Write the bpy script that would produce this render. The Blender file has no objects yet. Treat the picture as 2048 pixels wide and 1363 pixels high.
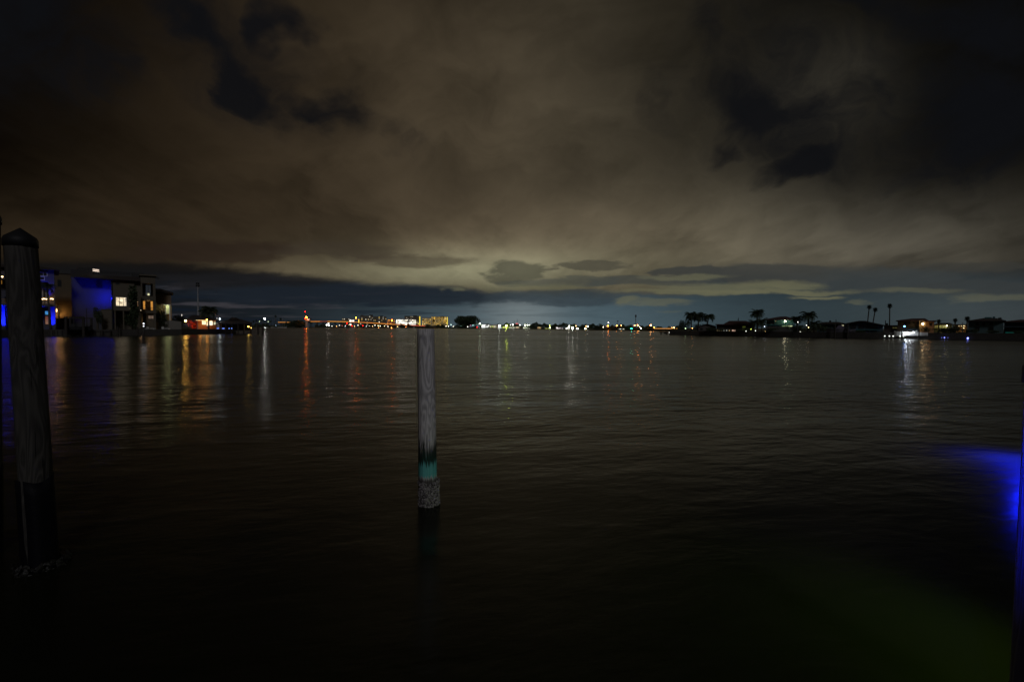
import bpy, math, random
from mathutils import Vector, Matrix
random.seed(7)
scene = bpy.context.scene
COL = scene.collection
F = 910.2          # focal length in photo pixels (16 mm on a 36 mm sensor)
EYE = 2.2
PITCH, ROLL = math.radians(1.70), math.radians(0.172)
f0 = Vector((0, math.cos(PITCH), -math.sin(PITCH)))
u0 = Vector((0, math.sin(PITCH), math.cos(PITCH)))
r0 = Vector((1, 0, 0))
RV = r0*math.cos(ROLL) + u0*math.sin(ROLL)
UV = u0*math.cos(ROLL) - r0*math.sin(ROLL)

cam_d = bpy.data.cameras.new("camera")
cam = bpy.data.objects.new("camera", cam_d)
COL.objects.link(cam)
M = Matrix((( RV.x, UV.x, -f0.x, 0), (RV.y, UV.y, -f0.y, 0), (RV.z, UV.z, -f0.z, EYE), (0, 0, 0, 1)))
cam.matrix_world = M
cam_d.sensor_width = 36
cam_d.lens = 16.0
cam_d.clip_start = 0.05
cam_d.clip_end = 20000
scene.camera = cam

FR = None      # local frame of the house being built: (pivot, heading); its front stays square to its own axes
def pt(px, py, Y):
    d = f0*F + RV*(px-1024) + UV*(681.5-py)
    if FR is None: return Vector((0, 0, EYE)) + d*(Y/d.y)
    p0, al = FR; n = Vector((math.sin(al), math.cos(al), 0))
    q = Vector((0, 0, EYE)) + d*((n.dot(p0) + (Y-p0.y))/n.dot(d))
    return unturn(q)
def unturn(q):
    p0, al = FR; d = q-p0; c, s = math.cos(al), math.sin(al)
    return Vector((p0.x + d.x*c - d.y*s, p0.y + d.x*s + d.y*c, q.z))
def turn(v):
    p0, al = FR; d = Vector(v)-p0; c, s = math.cos(al), math.sin(al)
    return Vector((p0.x + d.x*c + d.y*s, p0.y - d.x*s + d.y*c, v[2]))
def frame(px=None, Y=None, k=1.0):
    """turn the house about to be built so that its front looks across the water"""
    global FR
    FR = None
    if px is not None:
        p = pt(px, 655, Y); FR = (Vector((p.x, p.y, 0)), math.atan2(p.x, p.y)*k)
def X(px, Y): return pt(px, 655, Y).x
def Z(py, px, Y): return pt(px, py, Y).z
def lin(c):
    return tuple(((v/255)/12.92 if v/255 <= .04045 else ((v/255+.055)/1.055)**2.4) for v in c)

# ------------------------------------------------------------------ colour management
vs = scene.view_settings
scene.display_settings.display_device = 'sRGB'
vs.view_transform = 'Standard'; vs.look = 'None'; vs.exposure = 0.0; vs.gamma = 1.0
try: vs.use_curve_mapping = False
except Exception: pass
cy = scene.cycles
cy.use_denoising = True
cy.max_bounces = 5; cy.diffuse_bounces = 2; cy.glossy_bounces = 3; cy.transmission_bounces = 2
cy.sample_clamp_indirect = 3.0
cy.caustics_reflective = False; cy.caustics_refractive = False
cy.use_light_tree = True

# ------------------------------------------------------------------ node expression helper
class E:
    def __init__(s, nt, sock): s.nt, s.s = nt, sock
def _m(nt, op, *a, clamp=False):
    n = nt.nodes.new('ShaderNodeMath'); n.operation = op; n.use_clamp = clamp
    for i, v in enumerate(a):
        if isinstance(v, E): nt.links.new(v.s, n.inputs[i])
        else: n.inputs[i].default_value = v
    return E(nt, n.outputs[0])
def _bin(op):
    def fn(s, o): return _m(s.nt, op, s, o)
    return fn
def _rbin(op):
    def fn(s, o): return _m(s.nt, op, o, s)
    return fn
E.__add__ = _bin('ADD'); E.__radd__ = _rbin('ADD'); E.__sub__ = _bin('SUBTRACT'); E.__rsub__ = _rbin('SUBTRACT')
E.__mul__ = _bin('MULTIPLY'); E.__rmul__ = _rbin('MULTIPLY'); E.__truediv__ = _bin('DIVIDE'); E.__rtruediv__ = _rbin('DIVIDE')
def EX(a): return _m(a.nt, 'EXPONENT', a)
def MAXE(a, b): return _m(a.nt, 'MAXIMUM', a, b)
def MINE(a, b): return _m(a.nt, 'MINIMUM', a, b)
def SS(a, lo, hi):
    n = a.nt.nodes.new('ShaderNodeMapRange'); n.interpolation_type = 'SMOOTHSTEP'
    a.nt.links.new(a.s, n.inputs[0]); n.inputs[1].default_value = lo; n.inputs[2].default_value = hi
    n.inputs[3].default_value = 0; n.inputs[4].default_value = 1
    return E(a.nt, n.outputs[0])
def VEC(nt, x, y, z):
    n = nt.nodes.new('ShaderNodeCombineXYZ')
    for i, v in enumerate((x, y, z)):
        if isinstance(v, E): nt.links.new(v.s, n.inputs[i])
        else: n.inputs[i].default_value = v
    return n.outputs[0]
def NOISE(nt, vec, scale=1, detail=4, rough=.5, dist=0.0):
    n = nt.nodes.new('ShaderNodeTexNoise'); n.inputs['Scale'].default_value = scale
    n.inputs['Detail'].default_value = detail; n.inputs['Roughness'].default_value = rough
    n.inputs['Distortion'].default_value = dist
    nt.links.new(vec, n.inputs['Vector'])
    return E(nt, n.outputs[0])
def MIXC(nt, fac, a, b, mode='MIX'):
    n = nt.nodes.new('ShaderNodeMix'); n.data_type = 'RGBA'; n.blend_type = mode
    n.clamp_result = False
    if isinstance(fac, E): nt.links.new(fac.s, n.inputs[0])
    else: n.inputs[0].default_value = fac
    for i, v in ((6, a), (7, b)):
        if isinstance(v, (tuple, list)): n.inputs[i].default_value = (*v[:3], 1)
        else: nt.links.new(v, n.inputs[i])
    return n.outputs[2]
def SCALEC(nt, col, k):
    n = nt.nodes.new('ShaderNodeVectorMath'); n.operation = 'SCALE'
    if isinstance(col, tuple): n.inputs[0].default_value = col
    else: nt.links.new(col, n.inputs[0])
    if isinstance(k, E): nt.links.new(k.s, n.inputs['Scale'])
    else: n.inputs['Scale'].default_value = k
    return n.outputs[0]
def ADDC(nt, a, b):
    n = nt.nodes.new('ShaderNodeVectorMath'); n.operation = 'ADD'
    for i, v in enumerate((a, b)):
        if isinstance(v, tuple): n.inputs[i].default_value = v
        else: nt.links.new(v, n.inputs[i])
    return n.outputs[0]

# ------------------------------------------------------------------ night sky (world)
SUN_EL, SUN_AZ = math.radians(30), math.radians(158)   # added fill sun: behind the camera, for an unseen dock light
def build_sky():
    w = bpy.data.worlds.new("World"); scene.world = w; w.use_nodes = True
    nt = w.node_tree; nt.nodes.clear()
    out = nt.nodes.new('ShaderNodeOutputWorld'); bg = nt.nodes.new('ShaderNodeBackground')
    nt.links.new(bg.outputs[0], out.inputs[0]); bg.inputs['Strength'].default_value = 1.0
    tc = nt.nodes.new('ShaderNodeTexCoord')
    sx = nt.nodes.new('ShaderNodeSeparateXYZ'); nt.links.new(tc.outputs['Generated'], sx.inputs[0])
    x, y, z = (E(nt, sx.outputs[i]) for i in range(3))
    yy = MAXE(y, 0.22)
    u = x/yy; v = MAXE(z, 0.0)/yy
    dirv = tc.outputs['Generated']
    # cloud-plane coordinates for the overcast deck (foreshortened towards the horizon)
    q = v + 0.13
    P = VEC(nt, u/q, 0.45/q, 0.0)
    nbig = NOISE(nt, P, 0.9, 3, .45)
    nmid = NOISE(nt, P, 2.2, 5, .55)
    nfine = NOISE(nt, P, 6.0, 4, .55)
    wob1 = NOISE(nt, VEC(nt, u, v*1.2, 3.0), 3.2, 4, .5)
    wob2 = NOISE(nt, VEC(nt, u, v*1.2, 9.0), 3.2, 4, .5)
    uw = u + (wob1-0.5)*0.34 + (nfine-.5)*.07 + (nmid-.5)*.10; vw = v + (wob2-0.5)*0.26 + (nmid-.5)*.12 + (nfine-.5)*.05
    # streaky coordinates near the horizon
    lo1 = NOISE(nt, VEC(nt, u*3.2, v*15, 1.0), 1.6, 6, .58)
    lo2 = NOISE(nt, VEC(nt, u*3.2, v*9, 5.0), 3.2, 5, .55)
    lo3 = NOISE(nt, VEC(nt, u*2.0, v*30, 8.0), 2.2, 4, .55)
    ul = u + (lo2-.5)*.16; vl = v + (lo1-.5)*.036 + (lo2-.5)*.016
    def G(px, py, spx, spy, U=None, V=None, rot=0.0):
        U = U or uw; V = V or vw
        du = (U - (px-1024)/910); dv = (V - (654-py)/910)
        if rot:
            c, s = math.cos(math.radians(rot)), math.sin(math.radians(rot))
            du, dv = du*c + dv*s, dv*c - du*s
        a = du*(910/spx); b = dv*(910/spy)
        return EX((a*a + b*b)*-1.0)
    # --- clear air under and between the clouds: faint twilight of the sky texture plus town glow
    sky = nt.nodes.new('ShaderNodeTexSky'); sky.sky_type = 'NISHITA'; sky.sun_disc = False
    sky.sun_elevation = SUN_EL; sky.sun_rotation = SUN_AZ
    faint_sky = SCALEC(nt, sky.outputs[0], 0.00045)
    clear = ADDC(nt, faint_sky, lin((13, 17, 24)))
    glow = G(1090, 655, 330, 95, u, v)
    clear = ADDC(nt, clear, SCALEC(nt, (.066, .102, .120), glow))
    clear = ADDC(nt, clear, SCALEC(nt, (.020, .034, .038), G(1600, 640, 420, 120, u, v)*.7))
    clear = ADDC(nt, clear, SCALEC(nt, (.030, .036, .036), G(1960, 625, 260, 100, u, v)))
    clear = ADDC(nt, clear, SCALEC(nt, (.085, .084, .074), G(1045, 640, 80, 80, u, v, -14)))
    # thin streaks in the clear band on the left
    leftw = G(560, 612, 480, 58, u, v)
    clear = MIXC(nt, SS(lo3, .50, .66)*leftw*.65, clear, lin((68, 65, 70)))
    clear = MIXC(nt, SS(lo3, .46, .34)*leftw*.7, clear, lin((17, 25, 36)))
    # --- overcast deck, lit from below by the town
    base = 0.0
    def acc(cur, amp, *g): 
        t = G(*g, u, v)*amp
        return t if cur is None else cur + t
    lum = None
    lum = acc(lum, .096, 1420, 500, 540, 105)
    lum = acc(lum, .040, 1080, 330, 380, 300)
    lum = acc(lum, .021, 700, 330, 420, 300)
    lum = acc(lum, .010, 1950, 490, 330, 150)
    lum = acc(lum, .020, 960, 0, 460, 260)
    lum = acc(lum, .018, 130, 460, 380, 80)
    lum = acc(lum, .175, 960, 535, 240, 44)
    lum = acc(lum, .050, 640, 548, 230, 34)
    lum = acc(lum, .022, 1650, 190, 130, 110)
    lum = lum + .0030
    lump = NOISE(nt, VEC(nt, uw*1.0, vw*1.7, 2.0), 3.4, 6, .55, .3)
    tex = 1.0 + (nbig-.5)*1.0 + (nmid-.5)*.7 + (nfine-.5)*.25 + (lump-.5)*1.5
    lum = lum*MAXE(tex, .3)
    warm = SS(u, .75, -.95)
    tint = MIXC(nt, warm, (1.0, .86, .58), (1.0, .68, .38))
    tint = MIXC(nt, SS(u, .30, .95), tint, (1.0, .90, .68))
    tint = MIXC(nt, G(930, 545, 420, 55, u, v)*.85, tint, (1.0, .97, .60))
    deck = SCALEC(nt, tint, lum)
    # breaks in the deck, clear night sky behind
    gapc = ADDC(nt, SCALEC(nt, sky.outputs[0], .00007), lin((13, 14, 17)))
    gn = (nmid-.5)*1.7 + (nbig-.5)*1.2 + (nfine-.5)*.8
    gaps = [(1500, 215, 130, 62, 0, .95), (1600, 318, 120, 30, 22, .9), (1400, 110, 70, 90, 0, .55), (1930, 230, 150, 120, 0, .95),
            (1700, 10, 110, 40, 0, .85), (1960, 40, 200, 70, 0, .75), (1450, 290, 50, 36, 0, .6), (1330, 190, 40, 120, 0, .35), (1640, 200, 340, 200, 0, .50), (1560, 130, 70, 60, 30, .6), (1740, 180, 50, 70, 0, .6), (1830, 330, 120, 60, 20, .5),
            (390, 50, 120, 45, -38, .9), (500, 160, 130, 40, -38, .75), (640, 215, 110, 36, -25, .75), (545, 60, 30, 60, -20, .8), (0, 30, 240, 170, 0, .85),  # last entry: top-left corner darkened as by lens vignetting
            (220, 130, 110, 40, -38, .45), (800, 290, 130, 32, -25, .40), (480, 120, 330, 110, -30, .34)]
    gm = None
    for (a, b, c, d, r, k) in gaps:
        t = G(a, b, c, d, None, None, r)*k
        gm = t if gm is None else MAXE(gm, t)
    rag = NOISE(nt, VEC(nt, uw, vw*1.25, 5.0), 5.5, 7, .62, .4)
    gmask = SS(gm + gn*.22 + (rag-.5)*1.35*SS(gm, .04, .40), -.03, .92)
    deck = MIXC(nt, gmask*.94, deck, gapc)
    # --- lower edge of the deck
    edge = .080 + (0.05*SS(u, .05, -.95)) - .012*SS(u, -.3, .3)
    em = SS(vl - edge, -.010, .010)
    right_soft = SS(u, .28, .50)
    em2 = SS(vl - .125, -.028, .030)
    emask = em*(1.0-right_soft) + em2*right_soft
    col = MIXC(nt, emask, clear, deck)
    # --- dark low cloud banks
    lmp = NOISE(nt, VEC(nt, u*10, v*24, 4.0), 1.5, 7, .62, .5)
    ln = (lo1-.5)*1.0 + (lo2-.5)*.7 + (lmp-.5)*1.1
    def bank(col, px, py, sx_, sy_, c, k, rot=0, soft=.22):
        g = G(px, py, sx_*1.08, sy_*1.12, ul, vl, rot) + ln*.42
        return MIXC(nt, SS(g, .42-soft, .42+soft)*k, col, c)
    col = bank(col, 180, 550, 330, 26, lin((19, 18, 18)), .9)
    col = bank(col, 490, 566, 190, 17, lin((26, 26, 28)), .85)
    col = bank(col, 700, 592, 330, 20, lin((27, 33, 41)), .85)
    col = bank(col, 430, 505, 170, 20, lin((40, 31, 25)), .75)
    col = bank(col, 680, 506, 120, 20, lin((57, 50, 41)), .6)
    col = bank(col, 820, 522, 130, 13, lin((62, 54, 44)), .6)
    col = bank(col, 1030, 538, 66, 20, lin((70, 70, 58)), .75, 0, .14)
    col = bank(col, 1180, 532, 70, 11, lin((70, 68, 58)), .75, 0, .12)
    col = bank(col, 1290, 560, 100, 10, lin((60, 64, 62)), .7, 0, .14)
    col = bank(col, 1140, 562, 110, 8, lin((66, 70, 66)), .6, 0, .14)
    col = bank(col, 1390, 541, 75, 12, lin((56, 58, 56)), .85, 0, .11)
    col = bank(col, 1540, 548, 140, 22, lin((60, 61, 58)), .85, 0, .11)
    col = bank(col, 1760, 560, 150, 26, lin((58, 62, 62)), .7, 0, .2)
    col = bank(col, 1950, 572, 130, 15, lin((54, 57, 57)), .65, 0, .2)
    col = bank(col, 1960, 533, 110, 10, lin((56, 56, 52)), .6, 0, .2)
    col = bank(col, 1130, 592, 130, 15, lin((50, 60, 66)), .7, 0, .2)
    # --- small pale wisps catching the town light
    wn = ln + (NOISE(nt, VEC(nt, u*9.0, v*34, 2.0), 2.0, 6, .62)-.5)*1.2
    for (px, py, a, b, k) in ((1440, 574, 170, 10, .75), (1390, 584, 200, 7, .75), (1570, 570, 80, 10, .7), (1570, 583, 130, 6, .8), (1633, 594, 46, 4, .85),
                              (1370, 553, 90, 6, .6), (1320, 605, 75, 6, .5), (1262, 600, 24, 4, .6), (1820, 580, 110, 7, .4), (1990, 592, 110, 8, .4),
                              (1720, 600, 34, 3, .35), (1060, 572, 120, 9, .5), (1330, 623, 16, 4, .2), (905, 581, 26, 5, .6)):
        g = G(px, py, a, b, ul, vl) + wn*.32
        col = MIXC(nt, SS(g, .15, .80)*k, col, lin((100, 99, 77)))
    # grain of thin vapour over everything
    col = SCALEC(nt, col, 1.0 + (nfine-.5)*.16 + (lo2-.5)*.22*SS(v, .25, .05))
    # behind the camera: even dim overcast
    back = SS(y, .42, .05)
    col = MIXC(nt, back, col, (.022, .019, .015))
    col = MIXC(nt, SS(z, -.02, -.10), col, (.004, .004, .004))
    nt.links.new(col, bg.inputs['Color'])
    w.cycles.sampling_method = 'MANUAL'; w.cycles.sample_map_resolution = 512
build_sky()

sun_d = bpy.data.lights.new("fill_sun", 'SUN'); sun_d.energy = 0.36; sun_d.angle = math.radians(8); sun_d.color = (.95, .95, 1.0)  # added fill light standing in for an unseen dock lamp
sun = bpy.data.objects.new("fill_sun", sun_d); COL.objects.link(sun)
sd = Vector((math.sin(SUN_AZ)*math.cos(SUN_EL), math.cos(SUN_AZ)*math.cos(SUN_EL), math.sin(SUN_EL)))
sun.rotation_euler = sd.to_track_quat('Z', 'Y').to_euler()
# ------------------------------------------------------------------ materials
MATS = {}
def mat(key, color, rough=.7, var=.25, scale=2.0, bump=0.0, metallic=0.0, spec=.3):
    if key in MATS: return MATS[key]
    m = bpy.data.materials.new(key); m.use_nodes = True; nt = m.node_tree
    b = nt.nodes['Principled BSDF']; b.inputs['Roughness'].default_value = rough; b.inputs['Metallic'].default_value = metallic
    b.inputs['Specular IOR Level'].default_value = spec
    tc = nt.nodes.new('ShaderNodeTexCoord')
    n = NOISE(nt, tc.outputs['Object'], scale, 5, .6)
    c = MIXC(nt, n, tuple(v*(1-var) for v in color), tuple(v*(1+var) for v in color))
    nt.links.new(c, b.inputs['Base Color'])
    if bump:
        bn = nt.nodes.new('ShaderNodeBump'); bn.inputs['Strength'].default_value = bump; bn.inputs['Distance'].default_value = .03
        n2 = NOISE(nt, tc.outputs['Object'], scale*6, 4, .6); nt.links.new(n2.s, bn.inputs['Height'])
        nt.links.new(bn.outputs[0], b.inputs['Normal'])
    MATS[key] = m; return m
def glow(color, strength, var=0.0):
    key = "glow_%s_%g" % ("_".join("%g" % c for c in color), strength)
    if key in MATS: return MATS[key]
    m = bpy.data.materials.new("lamp_light"); m.use_nodes = True; nt = m.node_tree
    b = nt.nodes['Principled BSDF']; b.inputs['Base Color'].default_value = (.6, .6, .6, 1); b.inputs['Roughness'].default_value = .4
    b.inputs['Emission Color'].default_value = (*color, 1); b.inputs['Emission Strength'].default_value = strength
    if var:
        tc = nt.nodes.new('ShaderNodeTexCoord'); n = NOISE(nt, tc.outputs['Object'], 1.6, 3, .6)
        s = MAXE((n-.32)*(strength*3.0*var) + strength*(1-var), .02*strength)
        nt.links.new(s.s, b.inputs['Emission Strength'])
    MATS[key] = m; return m

WARM = (1.0, .60, .22); WHITE = (1.0, .95, .85); COOL = (.75, .88, 1.0); SODIUM = (1.0, .20, .012); AMBER = (1.0, .42, .06)
BLUE = (.004, .012, 1.0); LIME = (.80, 1.0, .12); RED = (1.0, .004, .002); TEALL = (.02, 1.0, .62); GOLD = (1.0, .62, .10)

# ------------------------------------------------------------------ mesh builder
ORG = {}
class MB:
    def __init__(s): s.v = []; s.f = []
    def add(s, vs, fs):
        k = len(s.v); s.v += [tuple(v) for v in vs]; s.f += [tuple(i+k for i in f) for f in fs]; return s
    def box(s, x0, x1, y0, y1, z0, z1):
        if x1 < x0: x0, x1 = x1, x0
        if z1 < z0: z0, z1 = z1, z0
        return s.add([(x0,y0,z0),(x1,y0,z0),(x1,y1,z0),(x0,y1,z0),(x0,y0,z1),(x1,y0,z1),(x1,y1,z1),(x0,y1,z1)],
                     [(0,3,2,1),(4,5,6,7),(0,1,5,4),(1,2,6,5),(2,3,7,6),(3,0,4,7)])
    def tube(s, pts, rs, n=8, cap=True):
        pts = [Vector(p) for p in pts]
        if not isinstance(rs, (list, tuple)): rs = [rs]*len(pts)
        vs, fs = [], []
        for i, p in enumerate(pts):
            t = (pts[min(i+1, len(pts)-1)] - pts[max(i-1, 0)]).normalized()
            a = t.cross(Vector((0,1,0))) if abs(t.y) < .9 else t.cross(Vector((1,0,0)))
            a.normalize(); b = t.cross(a)
            for k in range(n):
                w = 2*math.pi*k/n
                vs.append(p + (a*math.cos(w) + b*math.sin(w))*rs[i])
        for i in range(len(pts)-1):
            for k in range(n):
                fs.append((i*n+k, i*n+(k+1) % n, (i+1)*n+(k+1) % n, (i+1)*n+k))
        if cap: fs += [tuple(range(n))[::-1], tuple(range((len(pts)-1)*n, len(pts)*n))]
        return s.add(vs, fs)
    def ball(s, c, r, n=8, m=6, sz=1.0):
        c = Vector(c); vs = [c+Vector((0,0,r*sz))]; fs = []
        for i in range(1, m):
            a = math.pi*i/m
            for k in range(n):
                w = 2*math.pi*k/n
                vs.append(c + Vector((r*math.sin(a)*math.cos(w), r*math.sin(a)*math.sin(w), r*sz*math.cos(a))))
        vs.append(c-Vector((0,0,r*sz)))
        for k in range(n): fs.append((0, 1+k, 1+(k+1) % n))
        for i in range(m-2):
            for k in range(n): fs.append((1+i*n+k, 1+(i+1)*n+k, 1+(i+1)*n+(k+1) % n, 1+i*n+(k+1) % n))
        e = len(vs)-1
        for k in range(n): fs.append((e, 1+(m-2)*n+(k+1) % n, 1+(m-2)*n+k))
        return s.add(vs, fs)
    def hip(s, x0, x1, y0, y1, z0, z1, rx0=None, rx1=None, thick=.25):
        """hip roof: eave slab of some thickness, ridge from rx0 to rx1 at mid depth"""
        ym = (y0+y1)/2; d = (y1-y0)/2
        rx0 = x0+d if rx0 is None else rx0; rx1 = x1-d if rx1 is None else rx1
        zt = z0+thick
        vs = [(x0,y0,z0),(x1,y0,z0),(x1,y1,z0),(x0,y1,z0),(x0,y0,zt),(x1,y0,zt),(x1,y1,zt),(x0,y1,zt),(rx0,ym,z1),(rx1,ym,z1)]
        fs = [(0,3,2,1),(0,1,5,4),(1,2,6,5),(2,3,7,6),(3,0,4,7),(4,5,9,8),(5,6,9),(6,7,8,9),(7,4,8)]
        return s.add(vs, fs)
    def prism(s, poly, y0, y1):
        """poly: list of (x,z), counter-clockwise seen from -Y; extruded along Y"""
        n = len(poly)
        vs = [(x, y0, z) for x, z in poly] + [(x, y1, z) for x, z in poly]
        fs = [tuple(range(n)), tuple(range(n, 2*n))[::-1]] + [(i, i+n, (i+1) % n+n, (i+1) % n) for i in range(n)]
        return s.add(vs, fs)
    def slab(s, poly, z0, z1):
        n = len(poly)
        vs = [(x, y, z0) for x, y in poly] + [(x, y, z1) for x, y in poly]
        fs = [tuple(range(n))[::-1], tuple(range(n, 2*n))] + [(i, (i+1) % n, (i+1) % n+n, i+n) for i in range(n)]
        return s.add(vs, fs)
    def build(s, name, m, parent=None, smooth=False):
        me = bpy.data.meshes.new(name)
        org = ORG.get(parent.name, Vector((0,0,0))) if parent else None
        if parent is None and s.v:
            xs = [v[0] for v in s.v]; ys = [v[1] for v in s.v]; zs = [v[2] for v in s.v]
            org = Vector(((min(xs)+max(xs))/2, (min(ys)+max(ys))/2, min(zs)))
        me.from_pydata([(v[0]-org.x, v[1]-org.y, v[2]-org.z) for v in s.v], [], s.f)
        me.update()
        if smooth:
            for p in me.polygons: p.use_smooth = True
        me.materials.append(m)
        o = bpy.data.objects.new(name, me); COL.objects.link(o)
        if parent: o.parent = parent
        elif FR: o.location = turn(org); o.rotation_euler = (0, 0, -FR[1])
        else: o.location = org
        ORG[o.name] = org
        return o
def tag(o, label, cat, group=None, kind=None):
    if label: o['label'] = label
    if cat: o['category'] = cat
    if group: o['group'] = group
    if kind: o['kind'] = kind
    return o
def thing(name, label, cat, loc, group=None):
    o = bpy.data.objects.new(name, None); COL.objects.link(o); o.location = turn(loc) if FR else loc; o.empty_display_size = .3
    if FR: o.rotation_euler = (0, 0, -FR[1])
    ORG[o.name] = Vector(loc)
    return tag(o, label, cat, group)
def struct(o): o['kind'] = 'structure'; return o
def light(kind, loc, color, power, parent, size=.1, target=None, angle=70, blend=1.0):
    d = bpy.data.lights.new("bulb", kind); d.energy = power; d.color = color
    if kind in ('POINT', 'SPOT'): d.shadow_soft_size = size
    if kind == 'SPOT': d.spot_size = math.radians(angle); d.spot_blend = blend
    o = bpy.data.objects.new("bulb", d); COL.objects.link(o)
    o.parent = parent; o.location = Vector(loc) - ORG[parent.name]
    if target is not None:
        o.rotation_euler = (Vector(loc)-Vector(target)).to_track_quat('Z', 'Y').to_euler()
    return o

M_STUCCO = mat('taupe_stucco', (.10, .085, .065), .9, .15, 1.2, .2)
M_BEIGE = mat('beige_stucco', (.10, .086, .064), .9, .15, 1.2, .2)
M_PALE = mat('pale_stucco', (.55, .53, .50), .85, .12, 1.2, .15)
M_ROOF = mat('dark_roof_tile', (.035, .028, .026), .85, .4, 3.0, .5)
M_ROOFR = mat('reddish_roof_tile', (.06, .03, .028), .85, .4, 3.0, .5)
M_GLASS = mat('dark_window_glass', (.012, .014, .018), .3, .1, 1, 0, 0, .5)
M_FRAME = mat('white_window_frame', (.6, .6, .58), .6, .1, 4)
M_DFRAME = mat('dark_window_frame', (.03, .03, .03), .5, .2, 4)
M_METAL = mat('grey_metal', (.10, .10, .11), .5, .2, 6, 0, .6)
M_DMETAL = mat('dark_metal', (.02, .02, .022), .55, .2, 6)
M_WOODD = mat('dark_dock_timber', (.035, .030, .026), .85, .35, 3, .4)
M_LEAF = mat('dark_foliage', (.030, .045, .018), .7, .5, 4)
M_PALM = mat('palm_fronds', (.028, .042, .018), .65, .5, 3)
M_TRUNK = mat('palm_trunk', (.07, .058, .045), .9, .35, 4, .4)
M_LAND = mat('sandy_lawn', (.045, .050, .025), .95, .45, .8, .4)
M_CONC = mat('seawall_concrete', (.055, .05, .045), .9, .35, 1.0, .4)
M_TEAL = mat('teal_stucco', (.06, .17, .18), .9, .2, 1.0, .2)
M_GREYW = mat('grey_stucco', (.09, .085, .085), .9, .2, 1.0, .2)
M_SLATE = mat('slate_siding', (.06, .085, .11), .9, .2, 1.0, .2)
M_WHITEP = mat('white_paint', (.75, .75, .73), .5, .08, 3)
M_CLOUDC = mat('condo_concrete', (.20, .185, .14), .9, .15, .3)

# ------------------------------------------------------------------ water
def build_water():
    m = bpy.data.materials.new('bay_water'); m.use_nodes = True; nt = m.node_tree
    b = nt.nodes['Principled BSDF']
    geo = nt.nodes.new('ShaderNodeNewGeometry')
    sp = nt.nodes.new('ShaderNodeSeparateXYZ'); nt.links.new(geo.outputs['Position'], sp.inputs[0])
    x, y = E(nt, sp.outputs[0]), E(nt, sp.outputs[1])
    b.inputs['IOR'].default_value = 1.333
    b.inputs['Specular IOR Level'].default_value = .5
    patch = NOISE(nt, VEC(nt, x*.018, y*.05, 0.0), 1.0, 4, .6)
    band = NOISE(nt, VEC(nt, x*.004, y*.045, 7.0), 1.0, 4, .6)
    r = .21 + (patch-.5)*.16 + (band-.5)*.14
    nt.links.new(r.s, b.inputs['Roughness'])
    murk = NOISE(nt, VEC(nt, x*.15, y*.25, 4.0), 1.0, 3, .5)
    c = MIXC(nt, murk, (.0060, .0066, .0034), (.0090, .0094, .0046))
    nt.links.new(c, b.inputs['Base Color'])
    # wind ripples: crests run roughly across the view, slightly turned
    ca, sa = math.cos(.22), math.sin(.22)
    rx, ry = x*ca + y*sa, y*ca - x*sa
    w1 = NOISE(nt, VEC(nt, rx*.85, ry*1.45, 0.0), 1.0, 3, .55, .3)
    w2 = NOISE(nt, VEC(nt, rx*2.2, ry*5.2, 3.0), 1.0, 3, .55, .2)
    w3 = NOISE(nt, VEC(nt, x*.10, y*.30, 6.0), 1.0, 3, .5)
    w4 = NOISE(nt, VEC(nt, rx*.16, ry*.62, 11.0), 1.0, 3, .55, .2)
    h = w1*.046 + w2*.017 + w3*.09 + w4*.06
    bp = nt.nodes.new('ShaderNodeBump'); calm = .42 + 1.55*SS(y, 5.0, 17.0); nt.links.new(calm.s, bp.inputs['Strength']); bp.inputs['Distance'].default_value = .8
    nt.links.new(h.s, bp.inputs['Height']); nt.links.new(bp.outputs[0], b.inputs['Normal'])
    mb = MB(); S = 9000
    mb.add([(-S, -60, 0), (S, -60, 0), (S, 9000, 0), (-S, 9000, 0)], [(0, 1, 2, 3)])
    return struct(mb.build('water', m))
build_water()

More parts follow.
